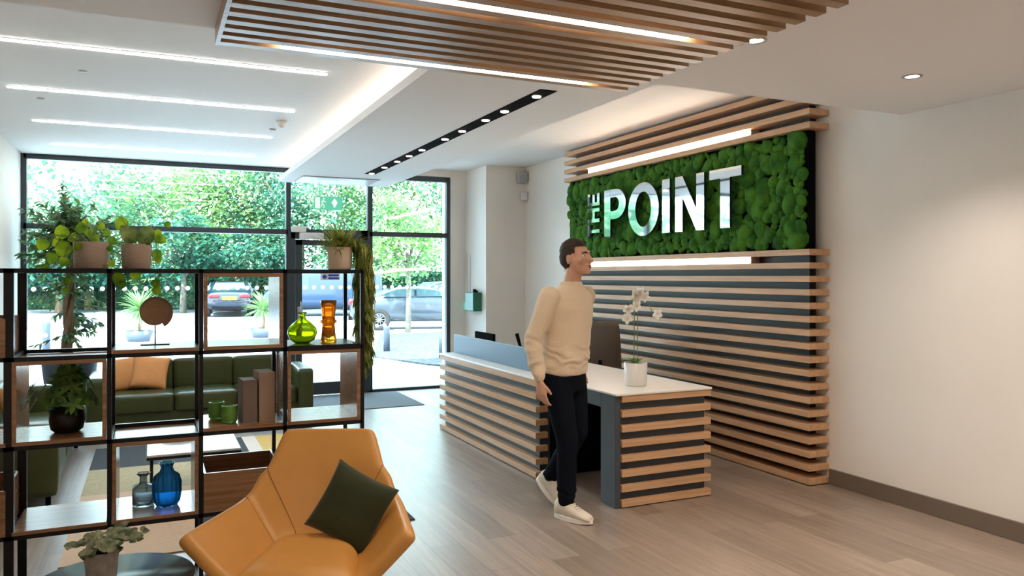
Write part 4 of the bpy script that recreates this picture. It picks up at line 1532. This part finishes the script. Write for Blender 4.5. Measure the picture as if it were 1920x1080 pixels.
def hand(bm, wr, fdir, palm, thumb):
    """fdir: along the fingers, palm: palm normal, thumb: side towards the thumb"""
    fdir, palm, thumb = fdir.normalized(), palm.normalized(), thumb.normalized()
    loft(bm, [(wr, .026, .019, Matrix((thumb, palm, fdir)).transposed()), (wr + fdir * .035, .036, .017, Matrix((thumb, palm, fdir)).transposed()),
              (wr + fdir * .085, .041, .014, Matrix((thumb, palm, fdir)).transposed()), (wr + fdir * .098, .038, .011, Matrix((thumb, palm, fdir)).transposed())], 16)
    for i, (off, L_) in enumerate(((.030, .072), (.010, .080), (-.011, .074), (-.031, .058))):
        b = wr + fdir * .090 + thumb * off
        c1 = b + (fdir * .95 + palm * .15 + thumb * off * 1.5).normalized() * L_ * .45
        c2 = c1 + (fdir * .85 + palm * .5).normalized() * L_ * .33
        c3 = c2 + (fdir * .6 + palm * .8).normalized() * L_ * .25
        limb(bm, [b - fdir * .02, b, c1, c2, c3], [.0095, .0092, .0085, .0078, .0068], 10)
    b = wr + fdir * .03 + thumb * .030
    c1 = b + (fdir * .6 + thumb * .65 + palm * .25).normalized() * .038
    c2 = c1 + (fdir * .85 + thumb * .25 + palm * .35).normalized() * .028
    limb(bm, [b - fdir * .01 - thumb * .01, b, c1, c2], [.014, .013, .0105, .0085], 10)


# ---- body: one continuous skin
bm = NB()
loft(bm, [((0, .02, .86), .14, .10), ((0, .02, .95), .155, .108), ((0, .01, 1.05), .135, .095), ((0, -.005, 1.18), .145, .10), ((0, -.02, 1.32), .165, .112), ((0, -.03, 1.42), .16, .095), ((0, -.035, 1.47), .09, .07), ((0, -.045, 1.50), .058, .058)], 24)
limb(bm, [neck - V(0, 0, .04), neck + V(0, -.005, .03), neck + V(0, -.02, .09)], [.060, .056, .054])
for s, sh, el, wr in ((-1, Rsh, Rel, Rwr), (1, Lsh, Lel, Lwr)):
    limb(bm, *fleshy(sh, el, .052, .048, .038)); limb(bm, *fleshy(el, wr, .038, .036, .024))
    fd = (wr - el).normalized()
    hand(bm, wr, fd, V(-s * .8, -.1 * 0, 0) + V(0, .35, 0) * 0, V(0, -1, -.15))
for hp, kn, an in ((Rhip, Rkn, Ran), (Lhip, Lkn, Lan)):
    limb(bm, *fleshy(hp, kn, .082, .075, .052)); limb(bm, *fleshy(kn, an, .05, .055, .036))
ball(bm, Ran + V(0, -.06, -.04), (.038, .10, .03)); ball(bm, Lan + V(0, -.03, -.06), (.035, .06, .05))
# head
hm = Matrix.Rotation(math.radians(-6), 4, 'X')
HC = headc
def hp_(x, y, z): return HC + (hm.to_3x3() @ V(x, y, z))
ball(bm, hp_(0, .015, .035), (.076, .092, .090), 24, 16)
ball(bm, hp_(0, -.02, -.02), (.066, .075, .085), 20, 14)
ball(bm, hp_(0, -.045, -.072), (.046, .045, .038), 16, 12)
ball(bm, hp_(0, -.076, -.098), (.020, .017, .016))
ball(bm, hp_(0, -.080, .030), (.050, .016, .016))
tube(bm, [hp_(0, -.088, .022), hp_(0, -.104, -.008), hp_(0, -.114, -.028)], [.008, .011, .014], 10); ball(bm, hp_(0, -.110, -.030), (.017, .015, .011))
ball(bm, hp_(0, -.080, -.060), (.030, .021, .022)); ball(bm, hp_(0, -.078, -.085), (.024, .018, .016)); ball(bm, hp_(0, -.095, -.044), (.012, .012, .012))
for s in (-1, 1):
    ball(bm, hp_(s * .042, -.066, -.022), (.024, .022, .022))
    ball(bm, hp_(s * .076, .012, -.008), (.010, .019, .031), mtx=Matrix.Rotation(s * .25, 4, 'Z'))
body = obj('body', remeshed(bm, .0065, 3), M_SKIN, pr, norm=False, smooth=True)
# eyes
for s in (-1, 1):
    bm = NB(); ball(bm, hp_(s * .030, -.0705, .006), .0118, 14, 10)
    e = obj('eye', bm, M_EYE, pr)
    bm = NB(); ball(bm, hp_(s * .030, -.0798, .006), (.0062, .0035, .0058), 10, 8); obj('iris', bm, M_BOX, e)
    bm = NB(); tube(bm, [hp_(s * .014, -.096, .024), hp_(s * .03, -.094, .030), hp_(s * .047, -.080, .025)], [.003, .0045, .0025], 8); obj('eyebrow', bm, M_HAIR, pr)
bm = NB(); ball(bm, hp_(0, -.0985, -.058), (.021, .005, .0045)); ball(bm, hp_(0, -.0965, -.067), (.018, .0055, .0055)); obj('lips', bm, M_LIP, pr)
# hair
bm = NB()
ball(bm, hp_(0, .020, .052), (.083, .094, .084), 28, 20)
ball(bm, hp_(0, .050, .010), (.077, .070, .080), 24, 16)
hb = remeshed(bm, .006, 2)
inv = hm.inverted()
for v in list(hb.verts):
    q = inv @ (v.co - HC)
    if q.y < -.035 and q.z < .068:
        v.co = HC + (hm.to_3x3() @ V(q.x * .8, -.03, q.z * .95 + .01))
    elif abs(q.x) > .05 and q.y < .01 and q.z < .0:
        v.co = HC + (hm.to_3x3() @ V(q.x * .78, q.y, q.z))
    else:
        v.co += v.normal * noise.noise(v.co * 90) * .004
obj('hair', hb, M_HAIR, pr, norm=False, smooth=True)
# jumper
bm = NB()
loft(bm, [((0, .02, .91), .178, .132), ((0, .02, .94), .190, .145), ((0, .015, 1.00), .192, .146), ((0, .0, 1.12), .190, .142), ((0, -.012, 1.24), .196, .142), ((0, -.022, 1.34), .198, .138), ((0, -.028, 1.42), .195, .118), ((0, -.033, 1.47), .125, .088), ((0, -.040, 1.495), .078, .074), ((0, -.042, 1.515), .070, .069)], 28)
for sh, el, wr in ((Rsh, Rel, Rwr), (Lsh, Lel, Lwr)):
    w2 = el.lerp(wr, .93)
    limb(bm, *fleshy(sh + V(0, 0, -.012), el, .070, .067, .058)); limb(bm, *fleshy(el, w2, .056, .054, .038))
jb = remeshed(bm, .0075, 12)
for v in jb.verts:
    a = noise.noise(Vector((v.co.x * 9, v.co.y * 9, v.co.z * 13)))
    bnd = max(0, 1 - abs(v.co.z - 1.02) / .14)
    elb = max(0, 1 - min((v.co - Rel).length, (v.co - Lel).length) / .13)
    v.co += v.normal * (.010 * a * (.45 + bnd + elb * .8) + .004 * math.sin(v.co.z * 75 + 6 * a) * (bnd + elb))
obj('jumper', jb, M_SWEAT, pr, norm=False, smooth=True)
# trousers
bm = NB()
loft(bm, [((0, .02, .80), .150, .115), ((0, .02, .88), .163, .122), ((0, .02, .96), .155, .115)], 24)
for hp2, kn, an in ((Rhip, Rkn, Ran), (Lhip, Lkn, Lan)):
    a2 = kn.lerp(an, .90)
    limb(bm, *fleshy(hp2 + V(0, 0, -.02), kn, .100, .088, .070)); limb(bm, *fleshy(kn, a2, .070, .066, .056))
tb = remeshed(bm, .008, 3)
for v in tb.verts:
    a = noise.noise(Vector((v.co.x * 10, v.co.y * 10, v.co.z * 12)))
    v.co += v.normal * (.006 * a + .004 * math.sin(v.co.z * 60 + 7 * a) * max(0, 1 - abs(v.co.z - .2) / .15))
obj('trousers', tb, M_TROUS, pr, norm=False, smooth=True)
# trainers
def trainer(mt):
    bm = NB()
    def R(p): return mt @ V(*p)
    rings = []
    for (yy, w, h, zc) in ((.085, .020, .03, .055), (.075, .034, .052, .066), (.04, .040, .060, .078), (-.01, .042, .056, .074), (-.06, .046, .042, .058), (-.12, .049, .030, .046), (-.165, .044, .022, .038), (-.190, .025, .014, .032)):
        rings.append((yy, w, h, zc))
    rs = []
    for (yy, w, h, zc) in rings:
        rs.append([bm.verts.new(R((w * math.cos(a), yy, zc + h * math.sin(a)))) for a in [2 * PI * k / 18 for k in range(18)]])
    for a, b in zip(rs, rs[1:]):
        for k in range(18):
            bm.faces.new((a[k], a[(k + 1) % 18], b[(k + 1) % 18], b[k])).smooth = True
    bm.faces.new(rs[0][::-1]); bm.faces.new(rs[-1])
    s = obj('trainer', bm, M_SHOE, pr)
    bm = NB()
    n = 28
    def outl(a):
        c, s_ = math.cos(a), math.sin(a)
        return (.050 * c * (1 - .12 * (s_ > 0) * s_), -.052 + .146 * (s_))
    lo = [bm.verts.new(R((outl(2 * PI * k / n)[0], outl(2 * PI * k / n)[1], .002 + .006 * max(0, -outl(2 * PI * k / n)[1] - .12) / .07))) for k in range(n)]
    hi = [bm.verts.new(R((outl(2 * PI * k / n)[0] * 1.0, outl(2 * PI * k / n)[1], .030))) for k in range(n)]
    for k in range(n):
        bm.faces.new((lo[k], lo[(k + 1) % n], hi[(k + 1) % n], hi[k]))
    bm.faces.new(lo[::-1]); bm.faces.new(hi)
    obj('sole', bm, M_SOLE, s)
    bm = NB()
    for q in range(5):
        yy = -.055 - q * .018
        zz = .107 - q * .0085
        tube(bm, [R((-.024, yy, zz - .005)), R((0, yy - .006, zz + .001)), R((.024, yy, zz - .005))], .0025, 6)
    obj('laces', bm, M_SOLE, s)
trainer(Matrix.Translation((Ran.x, Ran.y - .0, 0)))
mt = Matrix.Translation((Lan.x, Lan.y + .03, Lan.z - .065)) @ Matrix.Rotation(math.radians(38), 4, 'X')
trainer(mt)

# ------------------------------------------------------------------ outside
struct('ground_paving', B1(-30, 45, YW + .06, 27.0, -.10, -.01), M_PAVE, label='pale paved forecourt outside the window')
struct('ground_road', B1(-60, 80, 27.0, 75, -.11, -.015), M_ROAD, label='asphalt car park beyond the paving')
g = wp(770, 19, -.01)
bm = NB()
outl = [wp(700, 14.9), wp(712, 20.6), wp(850, 21.5), wp(900, 17), wp(860, 13.2), wp(800, 13.6)]
v0 = [bm.verts.new((p.x, p.y, -.009)) for p in outl]; v1 = [bm.verts.new((p.x, p.y, .02)) for p in outl]
bm.faces.new(v1)
for k in range(len(outl)):
    bm.faces.new((v0[k], v0[(k + 1) % len(outl)], v1[(k + 1) % len(outl)], v1[k]))
tag(obj('gravel_bed', bm, M_GRAVEL), kind='stuff', label='grey gravel bed around the young tree outside the window', cat='gravel')


def ftree(px, d, zc, rx, rz, n, m, label, trunk=True, leaf=.26, name='leafy_tree', group='trees outside the window', bark=None, seed=0, tr=.16):
    rnd = random.Random(seed * 17 + int(px))
    c = wp(px, d)
    t = thing(name, label, 'tree', (c.x, c.y, 0), 0, group)
    if trunk:
        bm = NB()
        tube(bm, [V(0, 0, -.01), V(.03, 0, zc * .5), V(-.04, .05, zc)], [tr, tr * .75, tr * .4], 10)
        for k in range(6):
            a = k * 1.05
            tube(bm, [V(0, 0, zc * .55 + .1 * k), V(math.cos(a) * rx * .35, math.sin(a) * rx * .35, zc * .9 + .1 * k), V(math.cos(a) * rx * .7, math.sin(a) * rx * .7, zc + rz * .3)], [tr * .4, tr * .25, tr * .08], 7)
        obj('trunk', bm, bark or M_BARK, t)
    bm = NB()
    cl = []
    for k in range(max(14, n // 70)):
        a, b = rnd.uniform(0, 2 * PI), rnd.uniform(-1, 1)
        q = rnd.random() ** .45
        s = math.sqrt(1 - b * b)
        cl.append((V(math.cos(a) * s * rx * q, math.sin(a) * s * rx * q, b * rz * q + zc), rnd.uniform(.18, .34) * min(rx, rz) + .15))
    for k in range(n):
        cc, cr_ = cl[rnd.randrange(len(cl))]
        a, b = rnd.uniform(0, 2 * PI), rnd.uniform(-1, 1)
        s = math.sqrt(1 - b * b)
        q = rnd.random() ** .4
        p = cc + V(math.cos(a) * s, math.sin(a) * s, b) * (cr_ * q)
        if p.z < .05:
            continue
        d1_ = V(rnd.uniform(-1, 1), rnd.uniform(-1, 1), rnd.uniform(-1, .6)).normalized()
        u, v = frame_at(d1_)
        s_ = leaf * rnd.uniform(.8, 1.6)
        q4 = [bm.verts.new(p), bm.verts.new(p + d1_ * s_ * .5 + u * s_ * .32), bm.verts.new(p + d1_ * s_), bm.verts.new(p + d1_ * s_ * .5 - u * s_ * .32)]
        bm.faces.new(q4)
    obj('foliage', bm, m, t, norm=False)
    return t


ftree(165, 36, 3.4, 3.0, 2.6, 5200, M_T1, 'pale green tree outside behind the ficus', leaf=.22, seed=1)
ftree(262, 42, 5.2, 4.4, 4.4, 7500, M_T1, 'broad pale tree outside beyond the beige pots', leaf=.24, seed=2)
ftree(372, 38, 4.6, 3.6, 4.0, 7000, M_T3, 'lime tinted tree outside behind the black car', leaf=.22, seed=3)
ftree(478, 40, 5.0, 3.6, 4.6, 7500, M_T1, 'tall pale tree outside behind the second outdoor palm', leaf=.22, seed=4)
ftree(565, 38, 5.4, 3.0, 4.6, 6500, M_T2, 'blue green tree seen through the glass above the door', leaf=.2, seed=5)
ftree(655, 36, 4.2, 3.0, 4.4, 6500, M_T1, 'pale tree outside behind the exit sign reflection', leaf=.2, seed=6)
ftree(742, 37, 5.4, 3.2, 4.6, 6500, M_T3, 'tall yellow green tree outside the narrow window', leaf=.2, seed=7)
ftree(835, 36, 5.0, 3.0, 4.8, 6500, M_T1, 'pale green tree at the narrow window frame edge', leaf=.2, seed=8)
ftree(765, 21.5, 2.65, 1.25, 1.15, 2600, M_T3, 'young tree with slim pale trunk in the gravel bed', leaf=.13, name='young_tree', group=None, bark=M_PBARK, seed=9, tr=.085)
ftree(343, 33, 2.6, 1.9, 1.5, 2600, M_T2, 'darker tree with pale trunk beyond the parked car', leaf=.2, name='young_tree', group=None, bark=M_PBARK, seed=10, tr=.15)
for k_, (px_, lb_) in enumerate(((-130, 'tall tree just past the left window edge'), (-280, 'second tall tree past the left window edge'), (-450, 'third tall tree past the left window edge'), (-720, 'fourth tall tree past the left window edge'), (-1050, 'fifth tall tree past the left window edge'))):
    ftree(px_, 34, 5.2, 4.6, 5.0, 5200, M_T1, lb_ + ', mirrored in the sign letters', leaf=.34, seed=30 + k_)
for k_, (x_, y_, lb_) in enumerate(((-31, 43, 'sixth tall tree far to the left of the forecourt'), (-38, 46, 'seventh tall tree far to the left of the forecourt'), (-45, 49, 'eighth tall tree far to the left of the forecourt'))):
    d_ = x_ * SA + y_ * CA
    ftree(960 + F * (x_ * CA - y_ * SA) / d_, d_, 5.2, 4.8, 5.0, 5200, M_T1, lb_ + ', mirrored in the sign letters', leaf=.36, seed=50 + k_)
ftree(110, 33, 1.9, 2.4, 1.2, 3400, M_T2, 'low dark tree outside left of the forecourt', leaf=.2, seed=12)
ftree(445, 34.5, 2.4, 2.3, 1.2, 3400, M_T2, 'low bushy tree behind the parked black car', leaf=.2, seed=13)

# hedges
def hedge(px0, px1, d, h, th, n, label, leaf=.14, m=M_HEDGE):
    a, b = wp(px0, d), wp(px1, d)
    ln = (b - a).length
    ang = math.atan2(b.y - a.y, b.x - a.x)
    t = thing('hedge', label, 'hedge', ((a.x + b.x) / 2, (a.y + b.y) / 2, 0), ang)
    rnd = random.Random(int(px0))
    bm = NB(); cushion_block(bm, -ln / 2, ln / 2, -th * .4, th * .4, -.01, h * .9, puff=0, n=12); obj('dense_core', bm, m, t)
    bm = NB()
    for k in range(n):
        x, yv, z = rnd.uniform(-ln / 2, ln / 2), rnd.uniform(-th / 2, th / 2), rnd.uniform(.02, h)
        if rnd.random() < .6: yv = -th / 2 + rnd.uniform(-.08, .1)
        z = min(z, h * (.88 + .15 * noise.noise(V(x * .6, yv, 3))))
        p = V(x, yv, z)
        d1_ = V(rnd.uniform(-1, 1), rnd.uniform(-1, .3), rnd.uniform(-1, 1)).normalized()
        u, v = frame_at(d1_)
        s_ = leaf * rnd.uniform(.6, 1.3)
        bm.faces.new([bm.verts.new(p), bm.verts.new(p + d1_ * s_ * .5 + u * s_ * .35), bm.verts.new(p + d1_ * s_), bm.verts.new(p + d1_ * s_ * .5 - u * s_ * .35)])
    obj('foliage', bm, m, t, norm=False)
hedge(40, 385, 37.0, 2.0, 1.4, 9000, 'long dark hedge behind the forecourt and the car park')
hedge(385, 560, 40.0, 2.0, 1.4, 5000, 'dark hedge directly behind the black car')
hedge(560, 700, 39, 1.9, 1.2, 4000, 'dark hedge behind the blue van')
hedge(695, 850, 34, 1.85, 1.2, 5200, 'dark hedge behind the silver car')


def palm(px, d, label, s=1.0, seed=1):
    c = wp(px, d)
    t = thing('outdoor_palm', label, 'plant', (c.x, c.y, -.01), 0, 'palms in planters on the forecourt')
    bm = NB()
    n = 32
    lathe(bm, [(0, 0), (.24 * s, 0), (.33 * s, .26 * s), (.30 * s, .26 * s), (.28 * s, .20 * s), (0, .19 * s)], (0, 0, 0), n)
    obj('planter', bm, M_PLANT, t)
    bm = NB(); tube(bm, [V(0, 0, .15 * s), V(.04, 0, .5 * s), V(.02, 0, .78 * s)], [.045 * s, .035 * s, .04 * s], 8); obj('trunk', bm, M_BARK, t)
    rnd = random.Random(seed)
    bm = NB()
    for k in range(110):
        a, el = rnd.uniform(0, 2 * PI), rnd.uniform(-.5, 1.4)
        d_ = V(math.cos(a) * math.cos(el), math.sin(a) * math.cos(el), math.sin(el))
        leafshape(bm, V(.02, 0, .75 * s), d_, V(0, 0, 1), rnd.uniform(.45, .62) * s, .045 * s, .2, .35)
    obj('fronds', bm, M_T3, t)
palm(260, 18.6, 'spiky palm in a grey planter behind the shell ornament', 1.0, 1)
palm(492, 19.8, 'spiky palm in a grey planter in front of the black car', .95, 2)


def bollard(px, d, h, w, label):
    c = wp(px, d)
    t = thing('bollard', label, 'bollard', (c.x, c.y, -.01), 0, 'grey bollards outside')
    bm = NB(); lathe(bm, [(0, 0), (w, 0), (w, h * .93), (w * .9, h), (0, h * 1.01)], (0, 0, 0), 24); obj('post', bm, M_PLANT, t)
    bm = NB(); lathe(bm, [(w * 1.3, 0), (w * 1.3, .012), (w, .014)], (0, 0, 0), 24); obj('base_ring', bm, M_LGREY, t)
bollard(725, 15.9, .54, .065, 'slate grey bollard on the forecourt in front of the gravel bed')
bollard(87, 15.9, .62, .075, 'slate grey bollard outside beside the ficus trunk')
bollard(829, 14.6, .42, .06, 'slate grey bollard at the narrow window frame edge by the desk')

bm = NB(); a, b = wp(698, 20.6), wp(764, 20.9)
tube(bm, [V(a.x, a.y, 1.62), V(b.x, b.y, 1.72)], .045, 6)
tube(bm, [V(a.x, a.y, -.01), V(a.x, a.y, 1.75)], .045, 8)
tag(obj('tree_stake', bm, M_TIMBER), 'pale timber tree stake and crossbar tied to the young tree', 'tree stake')


def car_body(t, prof, width, m, tumble=.14):
    """prof: (x, zlow, zbelt, ztop) stations along the car, front at +x"""
    bm = NB()
    rings = []
    for (x, zl, zb, zt, ws) in prof:
        w = width / 2 * ws
        wt = max(w - tumble - .3 * max(0, zt - zb) * .35, w * .5) if zt > zb + .03 else w * .86
        rings.append([V(x, -w * .92, zl), V(x, -w, zl + (zb - zl) * .4), V(x, -w * .97, zb), V(x, -wt, zt - .03 if zt > zb else zt), V(x, -wt * .8, zt), V(x, wt * .8, zt), V(x, wt, zt - .03 if zt > zb else zt), V(x, w * .97, zb), V(x, w, zl + (zb - zl) * .4), V(x, w * .92, zl)])
    vs = [[bm.verts.new(p) for p in r] for r in rings]
    for a, b in zip(vs, vs[1:]):
        for k in range(10):
            f = bm.faces.new((a[k], a[(k + 1) % 10], b[(k + 1) % 10], b[k])); f.smooth = True
    bm.faces.new(vs[0]); bm.faces.new(vs[-1][::-1])
    o = obj('body', bm, m, t)
    o.modifiers.new('sub', 'SUBSURF').render_levels = 2
    return o


def wheels(t, xs, w, r=.32):
    for x in xs:
        for s in (-1, 1):
            bm = NB()
            rg = [(r * .55, -.10), (r * .92, -.11), (r, -.07), (r, .07), (r * .92, .11), (r * .55, .10)]
            rings = [[bm.verts.new((x + a * math.cos(q), s * (w / 2 - .10) + b, r + a * math.sin(q))) for q in [2 * PI * k / 28 for k in range(28)]] for a, b in rg]
            for a, b in zip(rings, rings[1:] + rings[:1]):
                for k in range(28):
                    bm.faces.new((a[k], a[(k + 1) % 28], b[(k + 1) % 28], b[k])).smooth = True
            wo = obj('wheel', bm, M_TYRE, t)
            bm = NB()
            yc = s * (w / 2 - .02)
            for k in range(10):
                q = 2 * PI * k / 10
                tube(bm, [(x, yc, r), (x + r * .56 * math.cos(q), yc, r + r * .56 * math.sin(q))], .018, 6)
            ring = [(x + r * .56 * math.cos(q), yc, r + r * .56 * math.sin(q)) for q in [2 * PI * k / 24 for k in range(25)]]
            tube(bm, ring, .022, 6)
            obj('rim', bm, M_RIM, wo)


def car(name, label, loc, rz, m, L_=4.4, Wd=1.8, Ht=1.4, plate=False):
    t = thing(name, label, 'car', loc, rz)
    h = L_ / 2
    prof = [(-h, .35, .72, .80, .86), (-h + .12, .24, .82, .95, .96), (-h + .55, .20, .90, 1.0, 1.0), (-h + 1.15, .20, .93, Ht - .08, 1.0), (-h + 1.8, .20, .93, Ht, 1.0), (-h + 2.45, .20, .92, Ht - .05, 1.0), (-h + 3.1, .20, .90, 1.02, 1.0), (-h + 3.7, .20, .80, .88, .98), (h - .15, .24, .62, .72, .94), (h, .35, .52, .60, .82)]
    car_body(t, prof, Wd, m)
    wheels(t, (-h + .85, h - .85), Wd)
    # windows
    bm = NB()
    w = Wd / 2
    for s in (-1, 1):
        q = [(-h + .95, .97), (-h + 1.35, Ht - .10), (-h + 1.85, Ht - .07), (-h + 1.85, .97)]
        q2 = [(-h + 1.92, .97), (-h + 1.92, Ht - .07), (-h + 2.45, Ht - .12), (-h + 3.02, .99)]
        for qq in (q, q2):
            vv = [bm.verts.new((x, s * (w * .985 - (z - .97) * .50 + .004), z)) for x, z in qq]
            vi = [bm.verts.new((x, s * (w * .985 - (z - .97) * .50 - .03), z)) for x, z in qq]
            bm.faces.new(vv); bm.faces.new(vi[::-1])
            for k in range(4):
                bm.faces.new((vv[k], vi[k], vi[(k + 1) % 4], vv[(k + 1) % 4]))
    obj('side_window', bm, M_CGLASS, t)
    bm = NB()
    vv = [bm.verts.new(p) for p in ((-h + .60, -w * .70, 1.02), (-h + .60, w * .70, 1.02), (-h + 1.13, w * .58, Ht - .07), (-h + 1.13, -w * .58, Ht - .07))]
    vi = [bm.verts.new(v.co + V(.03, 0, -.03)) for v in vv]
    bm.faces.new(vv); bm.faces.new(vi[::-1])
    for k in range(4): bm.faces.new((vv[k], vi[k], vi[(k + 1) % 4], vv[(k + 1) % 4]))
    obj('rear_window', bm, M_CGLASS, t)
    for s in (-1, 1):
        bm = NB(); cushion_block(bm, -h - .02, -h + .12, s * w * .62 - .20, s * w * .62 + .20, .74, .88, puff=.0, n=4); obj('tail_light', bm, M_TAIL, t)
        bm = NB(); ball(bm, (-h + 3.0, s * (w + .06), 1.0), (.06, .09, .06)); obj('wing_mirror', bm, m, t)
    if plate:
        obj('number_plate', B1(-h - .035, -h + .02, -.27, .27, .66, .79), M_PLATE, t)
    bm = NB(); box(bm, -h - .02, -h + .1, -w * .7, w * .7, .30, .40); obj('rear_bumper_trim', bm, M_BLACK, t)
    return t


c = wp(436, 30.6)
car('black_car', 'dark parked car seen from behind with a yellow number plate', (c.x, c.y + 1.2, -.012), math.atan2(c.y, c.x), M_CARK, Ht=1.38, plate=True)
c = wp(795, 23.4)
car('silver_car', 'silver grey parked car seen from the side through the narrow window', (c.x, c.y, -.012), math.radians(-14), M_CARS, L_=4.4, Ht=1.28)
c = wp(850, 31)
car('grey_car', 'distant parked car half hidden behind the silver car', (c.x, c.y, -.012), math.radians(10), M_CARK, Ht=1.4)

# van
c = wp(606, 31)
t = thing('blue_van', 'dark blue van parked beyond the entrance door', 'van', (c.x, c.y, -.012), math.radians(170))
prof = [(-2.3, .3, .9, 1.75, .95), (-2.2, .25, .95, 1.85, 1.0), (0, .25, .95, 1.90, 1.0), (1.2, .25, .95, 1.85, 1.0), (1.75, .25, .95, 1.35, 1.0), (2.1, .25, .85, 1.0, .96), (2.35, .35, .65, .8, .85)]
car_body(t, prof, 1.85, M_CARB, tumble=.03)
wheels(t, (-1.5, 1.45), 1.85, .33)
bm = NB()
for s in (-1, 1):
    box(bm, .55, 1.35, s * .87 - .02, s * .87 + .02, 1.05, 1.55)
obj('side_window', bm, M_CGLASS, t)
# pale sign cube beyond
c = wp(517, 41)
t = thing('white_van', 'pale boxy van roof showing behind the walnut box and door frame', 'van', (c.x, c.y, -.012), math.radians(100))
prof = [(-2.0, .3, 1.0, 2.0, .95), (-1.9, .25, 1.0, 2.15, 1.0), (1.0, .25, 1.0, 2.15, 1.0), (1.5, .25, 1.0, 1.5, 1.0), (2.2, .35, .8, 1.0, .9)]
car_body(t, prof, 1.8, M_WPLAS, tumble=.03)
wheels(t, (-1.3, 1.4), 1.8, .33)

# ------------------------------------------------------------------ light
w = bpy.data.worlds.new('sky')
bpy.context.scene.world = w
w.use_nodes = True
nt = w.node_tree
bg = nt.nodes['Background']
tc = nt.nodes.new('ShaderNodeTexCoord')
sp = nt.nodes.new('ShaderNodeSeparateXYZ')
cr = nt.nodes.new('ShaderNodeValToRGB')
cr.color_ramp.elements[0].position = 0.0
cr.color_ramp.elements[0].color = (0.84, 0.93, 1.0, 1)
cr.color_ramp.elements[1].position = 0.7
cr.color_ramp.elements[1].color = (0.55, 0.77, 1.0, 1)
nt.links.new(tc.outputs['Generated'], sp.inputs[0])
nt.links.new(sp.outputs['Z'], cr.inputs[0])
nt.links.new(cr.outputs[0], bg.inputs['Color'])
bg.inputs['Strength'].default_value = 4.6

sun = bpy.data.lights.new('sun', 'SUN')
sun.energy = 9
sun.angle = math.radians(2)
sun.color = (1.0, 0.98, 0.93)
so = bpy.data.objects.new('sun', sun)
C.objects.link(so)
so.rotation_euler = (math.radians(48), 0, math.radians(-35))

for (x0, x1, z1) in ((MX[0], MX[1], 2.9), (MX[1], MX[3], 2.9)):
    po = bpy.data.lights.new('window_portal', 'AREA')
    po.shape = 'RECTANGLE'
    po.size = x1 - x0
    po.size_y = z1
    po.cycles.is_portal = True
    p = bpy.data.objects.new('window_portal', po)
    C.objects.link(p)
    p.location = ((x0 + x1) / 2, YW + .12, z1 / 2)
    p.rotation_euler = (math.radians(-90), 0, 0)

cam = bpy.data.cameras.new('camera')
cam.sensor_width = 36
cam.lens = 36 * F / 1920
cam.shift_y = -22 / 1920
cam.clip_end = 400
co = bpy.data.objects.new('camera', cam)
C.objects.link(co)
co.location = (0, 0, H)
co.rotation_euler = (PI / 2, 0, -math.radians(24.9))
sc = bpy.context.scene
sc.camera = co
sc.view_settings.view_transform = 'Standard'
sc.view_settings.look = 'None'
sc.view_settings.gamma = 1
sc.view_settings.use_curve_mapping = False
sc.view_settings.exposure = 1.65
sc.cycles.max_bounces = 10
sc.cycles.diffuse_bounces = 5
sc.cycles.glossy_bounces = 4
sc.cycles.transmission_bounces = 8
sc.cycles.transparent_max_bounces = 16
sc.cycles.sample_clamp_indirect = 8
